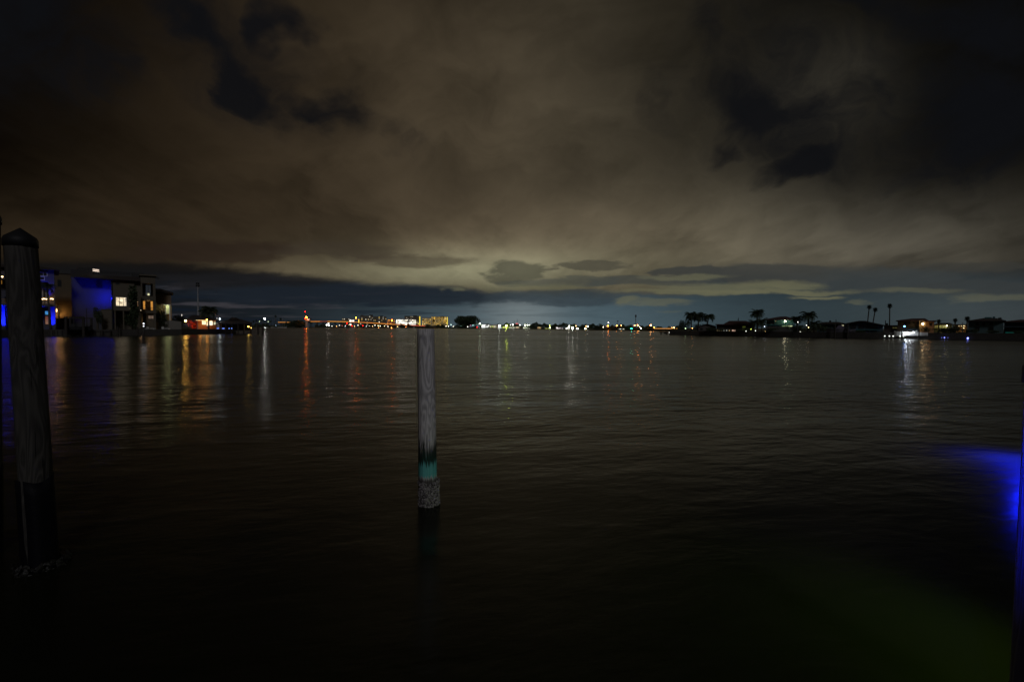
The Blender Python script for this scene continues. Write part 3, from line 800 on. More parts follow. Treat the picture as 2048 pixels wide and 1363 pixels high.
# ---- house with the roof terrace
frame(225, 112); Y = 114.5
h = thing('terrace_house', 'large three-storey house with a roof terrace, blue-lit side wall and lit kitchen window', 'house', (X(230, Y), Y, LZ))
mb = MB()
B(mb, 145, 224.5, 556, Y, 9, LZ)
mb.build('wall', mat('grey_blue_stucco', (.062, .060, .068), .9, .12, 1.0, .2), h)
mb = MB(); B(mb, 143.5, 189, 540, Y+1.5, 7, LZ, 556.4); mb.build('upper_wall', mat('dark_stucco', (.04, .036, .038), .9, .15, 1.0, .2), h)
Yb = 112.0
mb = MB()
B(mb, 226.5, 270.5, 561, Yb, 8, LZ, 621)           # upper floors over the carport
B(mb, 226.5, 270.5, 621, Yb+6, 2, LZ)
B(mb, 270.5, 283, 561, Yb+.6, 7.4, LZ)
mb.build('wall', M_BEIGE, h)
for px in (230.5, 247.5): 
    mb = MB(); B(mb, px-1.3, px+1.3, 621, Yb+.1, .4, LZ); mb.build('column', M_BEIGE, h)
mb = MB(); mb.tube([(X(225.6, Yb), Yb-.1, LZ), (X(225.6, Yb), Yb-.1, Z(560, 225, Yb))], .14, 8); mb.build('downpipe', M_DMETAL, h)
# skirt roof and terrace floor
mb = MB()
x0, x1 = X(150, Yb-1), X(286, Yb-1)
mb.add([(x0, Yb-1.2, Z(556.6, 180, Yb)), (x1, Yb-1.2, Z(562.5, 280, Yb)), (x1, Yb+11, Z(562.5, 280, Yb)), (x0, Yb+11, Z(556.6, 180, Yb)),
        (x0+.3, Yb-1.2, Z(555.4, 180, Yb)), (x1, Yb-1.2, Z(561, 280, Yb)), (x1, Yb+11, Z(552.5, 280, Yb)), (X(176, Yb), Yb+11, Z(548.5, 180, Yb)), (X(176, Yb), Yb+1.4, Z(548.5, 180, Yb)), (x1, Yb+1.4, Z(552.5, 280, Yb))],
       [(0,3,2,1),(0,1,5,4),(4,5,9,8),(8,9,6,7),(3,7,6,2),(0,4,8,7,3),(1,2,6,9,5)])
mb.build('roof', M_ROOF, h)
rl = MB()
def rail(mb, px0, py0, px1, py1, Y, hpx, n):
    a, b = P3(px0, py0, Y), P3(px1, py1, Y); hh = hpx*Y/910
    for k in (1.0, .55): mb.tube([a+Vector((0,0,hh*k)), b+Vector((0,0,hh*k))], .035, 5)
    for i in range(n+1):
        q = a.lerp(b, i/n); mb.tube([q, q+Vector((0,0,hh))], .04, 5)
rail(rl, 155, 541, 190, 542, Yb+5, 5.5, 10); rail(rl, 199, 548, 288, 553, Yb+4, 6.5, 24); rail(rl, 290, 553, 318, 559, 111.7, 4.5, 9)
rl.build('railing', M_DMETAL, h)
for r_ in range(2):
    for k in range(3): 
        q = P3(187.5+k*4.2+r_*.4, 538.6+r_*3.0+k*.5, Yb+2.0); rr = .16
        MB().box(q.x-.2, q.x+.2, q.y-.1, q.y+.1, q.z-.05, q.z+.07).build('terrace_lamp', glow((1, .78, .62), 1.5), h)
# stair head block and posts at the terrace's right end
mb = MB(); B(mb, 267.5, 286, 546, Yb+3, 3, LZ, 562); mb.build('stair_head', M_DMETAL, h)
# tower with three open loggias
Yt = 110.3
mb = MB()
for a, b in ((283.2, 286.4), (307.5, 312.5)): B(mb, a, b, 566.5, Yt, .6, LZ)
B(mb, 283.2, 312.5, 552, Yt, 6, LZ, 566.5); B(mb, 283, 312.8, 592, Yt-.1, 6, LZ, 600.5); B(mb, 283, 313.5, 621, Yt-.3, 6.2, LZ, 626)
B(mb, 283.2, 312.5, 566.5, Yt+5, 1, LZ)
B(mb, 293, 312.5, 626, Yt+.4, .5, LZ)
mb.build('tower_wall', M_BEIGE, h)
mb = MB(); mb.box(X(281, Yt), X(315, Yt), Yt-.6, Yt+6.4, Z(552, 300, Yt), Z(549.6, 300, Yt)); mb.build('cornice', M_BEIGE, h)
for (y0_, y1_) in ((586.5, 591.8), (615, 620.8)):
    rl = MB(); a, b = P3(286.5, y1_, Yt+.1), P3(307.4, y1_, Yt+.1); hh = (y1_-y0_)*Yt/910
    rl.tube([a+Vector((0,0,hh)), b+Vector((0,0,hh))], .03, 5)
    for i in range(16): q = a.lerp(b, i/15); rl.tube([q, q+Vector((0,0,hh))], .015, 4)
    rl.build('railing', M_DMETAL, h)
W(h, 293, 570, 303, 590, Yt+5, glow((.25, .32, .40), .05), M_DFRAME, 'window', 1)
W(h, 296.6, 586.4, 300.6, 590.4, Yt+4.9, glow((1, .95, .55), 1.1), M_DFRAME, 'window', 0)
W(h, 287.5, 602, 291, 618, Yt+5, glow(AMBER, .5), M_FRAME, 'window', 0)
W(h, 302.5, 601.5, 306.5, 620, Yt+5, glow(AMBER, .5), M_FRAME, 'window', 0)
light('POINT', P3(297, 603, Yt+2.5), (1, .55, .2), 22, h, .2)
W(h, 297, 631, 308, 637, Yt+.4, glow(AMBER, .06), M_DFRAME, 'window', 1)
MB().box(X(285, Yt+1), X(292, Yt+1), Yt+.9, Yt+1.05, LZ, Z(627, 288, Yt)).build('door', M_DFRAME, h)
W(h, 233.4, 594.6, 239.6, 611, Yb, glow((1, .80, .50), 1.5, .9), M_FRAME, 'window', 0, .08, 1)
W(h, 240.8, 594.8, 247, 611.3, Yb, glow((1, .80, .50), 1.6, .9), M_FRAME, 'window', 0, .08, 1)
W(h, 248.2, 595.2, 253.6, 611.6, Yb, glow((1, .82, .55), 1.6, .9), M_FRAME, 'window', 0, .08, 1)
W(h, 271, 601, 277, 618, Yb+.6, glow((1, .50, .16), .85, .9), M_DFRAME, 'window', 0, .08, 1)
W(h, 197, 561, 206, 575.5, Y, M_GLASS, M_DFRAME, 'window', 0, .1, 1)
W(h, 234, 565, 240, 568, Yb, M_GLASS, M_DFRAME, 'window', 0)
light('POINT', P3(282, 640, Yt-.8), (1, .6, .25), 8, h, .1)
lens(h, 281.7, 620, Yt-.35, .5, (1, .8, .5), 2.0, 'wall_lamp'); lens(h, 260.5, 616, Yb-.3, .5, (1, .8, .3), .8, 'wall_lamp')
bk = MB(); q = P3(225.3, 597, Yb-.35); bk.box(q.x-.12, q.x+.12, q.y-.1, q.y+.1, q.z-.1, q.z+.12); bk.tube([q, q+Vector((.1, .4, 0))], .03, 5); bk = bk.build('wall_lamp', M_DMETAL, h)
MB().ball(q+Vector((-.13, .02, 0)), .07, 8, 6).build('lamp_glass', glow(BLUE, 3), bk)
light('SPOT', q+Vector((-.25, .05, 0)), BLUE, 1900, h, .2, P3(210, 590, Y), 150, 1.0)
flood(160, Y-3.5, LZ, (.40, .14, 1.0), 60, P3(172, 600, Y), 'dim violet floodlight by the boat lift in front of the terrace house', None, .15, 'SPOT', 110, .35, .3)
# right wing
frame(330, 124); Yw = 124.0
h2 = thing('hip_roof_house', 'beige house with a low hip roof and a glowing porch, right of the terrace house', 'house', (X(330, Yw), Yw, LZ))
mb = MB(); B(mb, 308, 343.5, 586, Yw, 9, LZ); mb.build('wall', mat('tan_stucco', (.15, .11, .075), .9, .15, 1.0, .2), h2)
mb = MB(); mb.hip(X(270, Yw), X(348, Yw), Yw-1, Yw+10, Z(586.4, 340, Yw), Z(574.5, 312, Yw), None, X(311, Yw), .22); mb.build('roof', M_ROOF, h2)
po = MB()
for a, b in ((324.2, 326), (331, 332.6), (339.5, 341.2)): B(po, a, b, 609.6, Yw-2.2, .25, LZ)
po.box(X(323.5, Yw-2.2), X(342, Yw-2.2), Yw-2.3, Yw-.05, Z(609.6, 333, Yw-2.2), Z(608.2, 333, Yw-2.2)); po.build('porch', M_WHITEP, h2)
W(h2, 333, 610.5, 339, 627, Yw, glow((.8, .85, .35), .3, .6), M_FRAME, 'window', 1)
light('POINT', P3(334, 612, Yw-1.2), (.95, 1, .45), 40, h2, .2)
frame()
# garden in front
leafy('dark_tree', 268, 650, 573, 24, 110.2, 'tall dark tree in front of the terrace house, right of its lit kitchen window', LZ, 'tree', None, 900, 52, .85, 8)
leafy('garden_shrub', 268, 650, 619, 28, 108.8, 'wide dark shrub in front of the open ground floor of the terrace house', LZ, 'shrub', None, 900, 53, .9, 8, False)
leafy('garden_shrub', 195, 652, 615, 15, 108.5, 'tall thin dark shrub in front of the violet part of the side wall', LZ, 'shrub', None, 500, 54, .85, 6)
leafy('garden_shrub', 322, 655, 617, 22, 120, 'dark shrub under the glowing porch of the hip roof house', LZ, 'shrub', None, 800, 55, .9, 7, False)
frame(225, 112)
hd = MB(); hd.box(X(203.5, 112.4), X(224, 112.4), 112.4, 114.4, LZ-.05, Z(619.5, 214, 112.4)); hd.box(X(203, 112.4), X(224.4, 112.4), 112.3, 114.45, Z(619.5, 214, 112.4)+.002, Z(618.2, 214, 112.4)); tag(hd.build('pool_wall', M_STUCCO), 'dark flat-topped wall below the bright blue wall', 'wall')
frame(335, 121)
gw = MB()
for i in range(24): 
    xx = X(316, 121)+(X(363, 121)-X(316, 121))*i/24; zz = Z(637.5+i*.22, 330, 121); gw.box(xx, xx+(X(363, 121)-X(316, 121))/24*.94, 121, 121.12, LZ-.05, zz)
tag(gw.build('garden_fence', mat('pale_fence_boards', (.17, .16, .14), .8, .2)), 'pale board fence sloping down to the right of the hip roof house', 'fence')
frame()
for i, (px, Yq) in enumerate(((283, 112.5), (300, 114), (330, 118.5))):
    pw = MB(); a = X(px, Yq); 
    pw.box(a-.9, a+.9, Yq, Yq+.7, LZ+.28, LZ+.36); pw.box(a-.85, a-.75, Yq+.05, Yq+.65, LZ, LZ+.28); pw.box(a+.75, a+.85, Yq+.05, Yq+.65, LZ, LZ+.28); pw.box(a-.9, a-.82, Yq, Yq+.7, LZ+.36, LZ+.75)
    tag(pw.build('sun_lounger', M_WHITEP), ['pale low lounger on the lawn beside the twin white lights', 'pale low lounger on the lawn below the loggia tower', 'pale low lounger on the lawn in front of the garden fence'][i], 'lounger', 'loungers on the lawn')
ps = MB(); ps.slab([(X(312, 115.5), 115.5), (X(345, 119.5), 119.5), (X(338, 121), 121), (X(308, 118), 118)], LZ-.02, LZ+.10); struct(ps.build('patio', M_PALE))
# boat lift and pilings along the seawall
frame(155, 97.5); Yq = 97.5
bl = thing('boat_lift', 'black timber boat lift frame in the water before the violet wall', 'boat lift', (X(155, Yq), Yq, 0))
for px in (132, 167): 
    mb = MB(); x = X(px, Yq); mb.tube([(x, Yq, -1), (x, Yq, Z(633, px, Yq))], [.26, .22], 10); mb.build('post', M_WOODD, bl)
for px in (183, 141):
    mb = MB(); x = X(px, Yq+3); mb.tube([(x, Yq+3, -1), (x, Yq+3, Z(635, px, Yq+3))], .2, 8); mb.build('post', M_WOODD, bl)
mb = MB(); mb.box(X(129, Yq), X(168, Yq), Yq-.16, Yq+.16, Z(635.5, 150, Yq), Z(632.6, 150, Yq)); mb.box(X(140, Yq+3), X(184, Yq+3), Yq+2.9, Yq+3.1, Z(637, 150, Yq+3), Z(635, 150, Yq+3)); mb.build('beam', M_WOODD, bl)
def hull(mb, cx, cy, z0, L, Wd, H, bow=1):
    """open boat hull along X, bow towards bow*X"""
    vs, fs = [], []; n = 12
    for i in range(n+1):
        t = i/n; w = Wd/2*(1-max(0, (t-.45)/.55)**2.2)*(.9+.1*min(1, t*6)); x = cx + bow*(t-.5)*L; sh = H*(1+.28*t*t); k = .45*(1-max(0, (t-.6)/.4)*.6)
        vs += [(x, cy-w, z0+sh), (x, cy-w*.8, z0+H*k*.6), (x-bow*.15*L*max(0, t-.8), cy, z0), (x, cy+w*.8, z0+H*k*.6), (x, cy+w, z0+sh)]
    for i in range(n):
        for k in range(4): fs.append((i*5+k, i*5+k+1, (i+1)*5+k+1, (i+1)*5+k))
        fs.append((i*5, (i+1)*5, (i+1)*5+4, i*5+4))
    fs.append((0, 4, 3, 2, 1)); return mb.add(vs, fs)
sk = thing('skiff', 'low dark skiff hanging in the boat lift', 'boat', (X(155, Yq+1.5), Yq+1.5, 1.3))
mb = MB(); hull(mb, X(155, Yq+1.5), Yq+1.5, 1.2, 4.2, 1.6, .8); mb.build('hull', M_DMETAL, sk)
mb = MB(); mb.box(X(146, Yq+1.5)-.3, X(146, Yq+1.5)+.3, Yq+1.2, Yq+1.8, 2.01, 2.7); mb.build('outboard_motor', M_DMETAL, sk)
frame()
for i, (px, top, Yq2, lab) in enumerate(((148, 616, 101.5, 'thin dark mooring pole left of the boat lift beam, against the violet wall'), (174, 616, 102.5, 'thin dark mooring pole behind the boat lift, left of the bright blue wall'),
                                     (235, 652, 104, 'short dark piling in front of the seawall, below the lit kitchen window'), (239.5, 655, 99, 'short dark piling in the water, nearest to the lit kitchen window'), (275, 653, 107, 'short dark piling at the seawall left of the twin white lights'))):
    mb = MB(); x = X(px, Yq2); mb.tube([(x, Yq2, -1), (x, Yq2, Z(top, px, Yq2))], [.09 if i < 2 else .18, .06 if i < 2 else .16], 8); tag(mb.build('mooring_pole' if i < 2 else 'dock_piling', M_WOODD), lab, 'piling', 'pilings along the left seawall')
frame(160, 100)
dk = thing('dock', 'low dark dock running along the left seawall', 'dock', (X(160, 99), 99, 0))
mb = MB(); mb.box(X(90, 100.5), X(222, 100.5), 100.2, 102.6, .95, 1.12); mb.build('deck', M_WOODD, dk)
for i in range(9):
    x = X(92+i*16, 100.3); mb = MB(); mb.tube([(x, 100.0, -1), (x, 100.0, 1.3)], .15, 8); mb.build('post', M_WOODD, dk)
frame()
# piling with two white lights, out in the water
Yn = 62.0
x = X(287, Yn); t = thing('marker_piling', 'dark piling in the water carrying two round white lights one above the other', 'marker', (x, Yn, 0))
mb = MB(); mb.tube([(x, Yn, -1), (x, Yn, .25), (x, Yn, .3), (x, Yn, Z(656, 287, Yn))], [.30, .27, .17, .15], 10); mb.build('post', M_WOODD, t)
mb = MB(); mb.tube([(x, Yn+.05, Z(656, 287, Yn)), (x, Yn+.05, Z(645, 287, Yn))], .05, 8); mb.build('bracket', M_DMETAL, t)
lens(t, 287.2, 646.8, Yn-.05, 1.35, (.9, .92, 1), 2.2); lens(t, 287.2, 651.8, Yn-.05, 1.2, (.9, .92, 1), 1.8)
light('POINT', P3(287.2, 649, Yn-.4), (.9, .95, 1), 3, t, .1)

# ---- low lit house, boathouse, lamps
post_lamp(371.3, 641.2, 126, 1.7, (1, .55, .10), 38, 'bright amber garden lamp at the left end of the red-lit hedge', LZ, None, 'garden_lamp', 60, cat='lamp')
frame(405, 134); Y = 134.0
h = thing('low_house', 'low house with glowing eaves, orange wall and bright glass doors behind the palm', 'house', (X(405, Y), Y, LZ))
mb = MB(); B(mb, 396, 432, 640, Y, 8, LZ); mb.build('wall', mat('orange_stucco', (.45, .17, .06), .85, .15, 1.0), h)
mb = MB(); mb.hip(X(372, Y), X(437, Y), Y-1.3, Y+9, Z(640, 405, Y), Z(629.5, 395, Y), X(384, Y), X(412, Y), .2); mb.build('roof', M_ROOF, h)
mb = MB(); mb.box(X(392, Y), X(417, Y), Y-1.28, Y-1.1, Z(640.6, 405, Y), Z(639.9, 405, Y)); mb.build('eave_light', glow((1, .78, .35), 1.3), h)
W(h, 404.5, 641.5, 411.5, 648.5, Y, glow((1, .88, .5), 1.7, .5), M_FRAME, 'window', 1); W(h, 413, 642, 418, 651, Y, glow((1, .9, .6), 1.3, .7), M_FRAME, 'door', 0)
W(h, 419.5, 641.5, 425, 650, Y, glow((1, .95, .7), 1.7, .5), M_FRAME, 'window', 1); W(h, 427.5, 643.5, 431.5, 649, Y, glow((1, .95, .6), .9, .8), M_DFRAME, 'window', 1)
for px in (414.6, 400): light('POINT', P3(px, 645, Y-1.8), (1, .42, .08), 45, h, .2)
an = MB(); B(an, 433, 443, 645.5, Y+1, 4, LZ); an = an.build('annex', M_PALE, h)
lens(h, 439.6, 637.5, Y-.2, 1.5, COOL, 2.2, 'porch_lamp', 1.5); lens(h, 434, 636.5, Y-.2, .5, WHITE, .6, 'porch_lamp', 3.0)
light('POINT', P3(439.6, 642, Y-.9), (.9, 1, .95), 22, h, .2)
frame()
hg = leafy('red_lit_hedge', 386, 650, 640.8, 26, 128.5, 'long low hedge glowing red between the amber lamp and the low house', LZ, 'hedge', None, 900, 60, .9, 10, False, .8)
for o in hg.children: o.data.materials[0] = mat('red_lit_leaves', (.34, .035, .012), .7, .5, 3)  # red lamp light painted into the leaf colour
flood(378, 126.5, LZ, (1, .22, .05), 140, P3(387, 644, 128.5), 'red-orange floodlight under the glowing hedge', None, .1, 'SPOT', 120, .3, 1.0)
post_lamp(413.8, 639.2, 129, 1.1, (1, .36, .04), 35, 'small amber lamp on a post in front of the low house, beside the palm', LZ, None, 'garden_lamp', 0, cat='lamp')
palm(417.5, 655, 621.5, 416.5, 127, 17, 'dark spreading palm in front of the low lit house', LZ, 42, 17)
# tall slender mast
Y = 150.0
x = X(396.8, Y); t = thing('antenna_mast', 'tall slender pale mast with dark fittings at its top, rising behind the low house', 'mast', (x, Y, LZ))
mb = MB(); mb.tube([(x-.05, Y, LZ), (x, Y, Z(600, 397, Y)), (x+.05, Y, Z(565, 397, Y))], [.36, .20, .10], 10); mb.build('pole', mat('pale_mast_paint', (.30, .30, .32), .6, .2), t)
mb = MB()
for k, (dy, w) in enumerate(((566.5, .40), (571, .48))):
    for a in range(5):
        q = Vector((x + w*math.cos(a*1.257+.3), Y + w*math.sin(a*1.257+.3), Z(dy, 397, Y))); mb.box(q.x-.09, q.x+.09, q.y-.06, q.y+.06, q.z-.28, q.z+.25); mb.tube([(x, Y, q.z), q], .04, 4)
mb.build('antenna', M_DMETAL, t)
leafy('dark_tree', 362, 640, 627.5, 30, 138, 'low dark tree between the hip roof house and the mast', LZ, 'tree', None, 700, 61, .9, 7)
lens(thing('lit_sign', 'small pale upright light in the dark tree right of the hip roof house', 'light', P3(363.5, 632, 134)), 363.5, 630, 134, .55, WHITE, .9, 'light_tube', 4.0)
# boathouse
frame(470, 140); Y = 140.0
h = thing('boathouse', 'dark open boathouse with a hipped roof standing on posts in the water', 'boathouse', (X(472, Y), Y, 0))
mb = MB(); mb.hip(X(438, Y), X(504, Y), Y-3, Y+5, Z(646.5, 470, Y), Z(637.5, 470, Y), X(461, Y), X(481, Y), .3); mb.build('roof', M_ROOF, h)
mb = MB(); mb.hip(X(459, Y), X(478, Y), Y-.8, Y+2.8, Z(638.2, 468, Y), Z(634.6, 468, Y), None, None, .15); mb.tube([(X(465, Y), Y+1, Z(636, 466, Y)), (X(465, Y), Y+1, Z(630.5, 466, Y))], .05, 5); mb.build('cupola', M_ROOF, h)
for i, px in enumerate((440.5, 452, 464, 476, 488, 502)):
    for dy in (-2.6, 4.6):
        mb = MB(); x = X(px, Y); mb.tube([(x, Y+dy, -1), (x, Y+dy, Z(646, px, Y))], .17, 8); mb.build('post', M_WOODD, h)
mb = MB(); mb.box(X(440, Y), X(503, Y), Y-2.4, Y+4.4, .9, 1.08); mb.box(X(441, Y), X(502, Y), Y+4.0, Y+4.2, 1.1, Z(647, 470, Y)); mb.build('deck', M_WOODD, h)
lens(h, 497, 652.8, Y-2.9, 1.3, (1, .62, .12), 8, 'hanging_lamp'); light('POINT', P3(497, 655, Y-2.6), (1, .6, .15), 12, h, .2)
lens(h, 502.3, 655.3, Y-2.8, .8, (1, .55, .12), 6, 'hanging_lamp')
for i, px in enumerate((434.5, 437, 445.8, 448, 458.2, 463.5)):
    t = thing('dock_light', 'tiny blue light low on the boathouse dock', 'dock light', P3(px, 657, Y-4), 'blue lights along the boathouse dock')
    p = P3(px, 656.6, Y-4); MB().tube([(p.x, p.y, -.8), (p.x, p.y, p.z-.08)], .06, 6).build('post', M_DMETAL, t); lens(t, px, 656.4, Y-4, .62, (.16, .30, 1), 3.0)
frame()
for px, top, yy, lab in ((516, 650, 146, 'dark piling right of the boathouse, the shorter of two'), (525, 647.5, 147, 'dark piling right of the boathouse, the taller of two')):
    mb = MB(); x = X(px, yy); mb.tube([(x, yy, -1), (x, yy, Z(top, px, yy))], .25, 8); mb.tube([(x, yy, Z(top, px, yy)), (x, yy, Z(top, px, yy)+.3)], [.28, .03], 8); tag(mb.build('dock_piling', M_WOODD), lab, 'piling', 'pilings beside the boathouse')
# ================================================================== FAR SHORE
def condo(px0, px1, ytop, label, Y, wallm, floors, bays, lit, colr, D=14, base=651, pent=(), seed=1, group='apartment blocks beyond the bridge', edge=None, name='apartment_block', km=.85):
    rnd = random.Random(seed); pm = (px0+px1)/2; Y = Y + 75
    frame(pm, Y)
    t = thing(name, label, 'apartment block' if group else 'building', (X(pm, Y), Y, FZ), group)
    mb = MB(); B(mb, px0, px1, ytop, Y, D, FZ); mb.build('wall', wallm, t)
    x0, x1 = X(px0, Y), X(px1, Y); zt, z0 = Z(ytop, pm, Y), Z(base, pm, Y)
    rf = MB(); rf.box(x0-.2, x1+.2, Y-.3, Y+D+.3, zt+.002, zt+.5); rf = rf.build('roof', M_ROOF, t)
    for a, b, yt in pent:
        MB().box(X(a, Y), X(b, Y), Y+3, Y+9, zt+.504, Z(yt, pm, Y)).build('penthouse', M_DMETAL, rf)
    fh = (zt-z0)/floors; bw = (x1-x0)/bays
    for f_ in range(floors):
        sl = MB(); sl.box(x0-.1, x1+.1, Y-1.3, Y-.003, z0+f_*fh-.12, z0+f_*fh+.12); sl.build('balcony', wallm, t)
        for b_ in range(bays):
            if rnd.random() > lit: continue
            w = bw*rnd.uniform(.45, .8); h = fh*.55; xc = x0+bw*(b_+.5); zc = z0+fh*(f_+.5)
            k = rnd.choice([.3, .4, .5, .7, 1.0, 2.2]); c = rnd.choice(colr)
            MB().box(xc-w/2, xc+w/2, Y-.08, Y-.004, zc-h/2, zc+h/2).build('window', glow(c, round(k*km, 3)), t)
    if edge:
        e0, e1, c, k = edge
        st = MB(); st.box(X(e0, Y), X(e1, Y), Y-.5, Y-.01, z0, zt-.3); st.build('stair_light', glow(c, k), t)
    frame()
    return t
YW = (1, .78, .35); GD = (1, .60, .08); WW = (1, .9, .7)
M_GOLDW = mat('ochre_condo_render', (.30, .21, .07), .9, .12, .2)
condo(684, 700, 636.5, 'small dim apartment block left of the glowing white rooftop hall, behind the bridge', 935, M_CLOUDC, 5, 5, .22, [YW, WW], seed=2)
condo(720, 746, 631.5, 'broad dim apartment block right behind the yellow lit pylon', 930, M_CLOUDC, 7, 10, .22, [YW, WW, GD], pent=((722, 727, 629.6), (739, 746, 629)), seed=3)
condo(746.5, 773, 633, 'broad dim apartment block left of the orange lit block', 925, M_CLOUDC, 6, 10, .24, [YW, WW, GD], pent=((760, 766, 631),), seed=4)
condo(774, 790, 638.5, 'low apartment block lit orange beside a sodium lamp', 915, mat('orange_condo_render', (.36, .15, .05), .9, .12, .2), 4, 6, .7, [(1, .30, .03), AMBER], seed=5)
condo(809, 841, 632, 'apartment block with a bright yellow stair strip down its right edge', 915, M_CLOUDC, 8, 11, .25, [YW, GD, WW], pent=((826, 834, 630.4),), seed=6, edge=(838.6, 840.6, (1, .75, .05), 1.1))
condo(844.5, 862, 636, 'gold lit apartment block, the lower of the two gold ones', 910, M_GOLDW, 6, 9, .85, [GD, GD, YW], seed=7)
condo(863, 896, 633.5, 'gold lit apartment block, taller, with a yellow strip down its right edge', 905, M_GOLDW, 7, 14, .9, [GD, GD, GD, YW], pent=((880, 888, 632),), seed=8, edge=(893.8, 895.4, (1, .75, .05), 1.0))
condo(792, 832, 638.5, 'brilliant white four-storey building right beside the bridge foot', 900, M_WHITEP, 4, 15, .93, [(1, .97, .82), (1, .95, .75), WW], base=650, seed=9, km=3.0, group=None, name='white_building')  # bright windows stand in for a floodlit facade
condo(698.5, 709, 638, 'small glowing white hall with an orange roof line beside the bridge', 915, M_WHITEP, 1, 2, 1.1, [(1, .95, .85)], base=644.5, seed=10, km=2.5, group=None, name='lit_hall')
Y = 905.0; t = thing('lit_pylon', 'slim yellow lit pylon standing at the bridge rail right of a sodium lamp', 'pylon', (X(717.5, Y), Y, FZ))
MB().box(X(716.8, Y), X(718.6, Y), Y, Y+2, FZ, Z(638, 717, Y)).build('shaft', M_GOLDW, t); MB().box(X(717, Y), X(718.4, Y), Y-.2, Y-.01, Z(645, 717, Y), Z(638.4, 717, Y)).build('light_strip', glow((1, .70, .04), 1.6), t)

# ---- bridge
frame()
def deckY(px): return 985 - (px-600)*.45
bp_ = [(556, 644.6), (585, 644.8), (622, 643.2), (660, 643.0), (700, 643.9), (740, 645.8), (775, 648.0), (810, 650.2), (850, 652.2), (872, 653.0)]
def bpy_(px):
    for (a, ya), (b, yb) in zip(bp_, bp_[1:]):
        if a <= px <= b: return ya+(yb-ya)*(px-a)/(b-a)
    return 645
br = thing('bridge', 'long low bridge with an added orange strip for car light trails, descending towards the white building', 'bridge', (X(720, 930), 930, 0))
def strip(mb, dz0, dz1, y0, y1, a, b):
    P = []
    n = 40
    for i in range(n+1):
        px = a+(b-a)*i/n; p = pt(px, bpy_(px), deckY(px)); P.append(p)
    vs, fs = [], []
    for p in P: vs += [(p.x, p.y+y0, p.z+dz0), (p.x, p.y+y1, p.z+dz0), (p.x, p.y+y1, p.z+dz1), (p.x, p.y+y0, p.z+dz1)]
    for i in range(n):
        for k in range(4): fs.append((i*4+k, i*4+(k+1) % 4, (i+1)*4+(k+1) % 4, (i+1)*4+k))
    fs += [(0, 3, 2, 1), (n*4, n*4+1, n*4+2, n*4+3)]
    return mb.add(vs, fs)
mb = MB(); strip(mb, -1.5, -.1, 0, 12, 556, 872); mb.build('deck', M_CONC, br)
mb = MB(); strip(mb, -.098, .9, 0, .35, 556, 872); mb.build('parapet', mat('bridge_parapet', (.42, .30, .18), .9, .15, .5), br)
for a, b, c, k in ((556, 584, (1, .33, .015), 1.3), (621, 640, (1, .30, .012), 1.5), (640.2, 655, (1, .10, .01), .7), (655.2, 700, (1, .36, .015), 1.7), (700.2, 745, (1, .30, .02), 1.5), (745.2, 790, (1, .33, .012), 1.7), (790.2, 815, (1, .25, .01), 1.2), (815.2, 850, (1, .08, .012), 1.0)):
    mb = MB(); strip(mb, .30, 1.02 if k > .75 else .8, -.16, -.01, a, b); mb.build('glow_strip', glow(c, k, .45), br)  # added glowing strip stands in for car light trails
for px in range(560, 870, 12):
    p = pt(px, bpy_(px), deckY(px)); 
    mb = MB(); mb.tube([(p.x, p.y+2, -2), (p.x, p.y+2, p.z-1.5)], .7, 8); mb.tube([(p.x, p.y+9, -2), (p.x, p.y+9, p.z-1.5)], .7, 8); mb.box(p.x-.8, p.x+.8, p.y+1, p.y+10, p.z-2.4, p.z-1.502); mb.build('pier', M_CONC, br)
def car(px, label, col, head):
    p = pt(px, bpy_(px), deckY(px)); Yc = p.y+3; zb = p.z-.098
    t = thing('car', label, 'car', (p.x, Yc, zb), 'cars crossing the bridge')
    mb = MB(); mb.prism([(p.x-2.1, zb+.3), (p.x+2.1, zb+.3), (p.x+2.15, zb+.75), (p.x+1.2, zb+.9), (p.x+.6, zb+1.45), (p.x-1.1, zb+1.45), (p.x-1.8, zb+.95), (p.x-2.15, zb+.8)], Yc, Yc+1.7); mb.build('body', col, t)
    for dx in (-1.3, 1.3):
        for dy in (-.05, 1.55): MB().tube([(p.x+dx, Yc+dy, zb+.32), (p.x+dx, Yc+dy+.2, zb+.32)], .32, 10).build('wheel', M_DMETAL, t)
    for sgn, c, k, nm in ((head, (1, .9, .7), 40, 'headlight'), (-head, RED, 20, 'tail_light')):
        for dy in (.1, 1.4): MB().ball((p.x+sgn*2.14, Yc+dy+.1, zb+.7), .11, 6, 5).build(nm, glow(c, k), t)
for px, c, hd, lab in ((632, M_GREYW, 1, 'small grey car near the left end of the lit bridge'), (668, M_PALE, -1, 'pale car on the bridge below the small apartment block'), (692, M_DMETAL, -1, 'dark car on the bridge left of the glowing white hall'),
                  (735, M_GREYW, 1, 'grey car on the bridge under the broad apartment block'), (768, M_PALE, -1, 'pale car on the bridge left of the orange lit block'), (806, M_DMETAL, 1, 'dark car near the lower end of the bridge by the white building')):
    car(px, lab, c, hd)

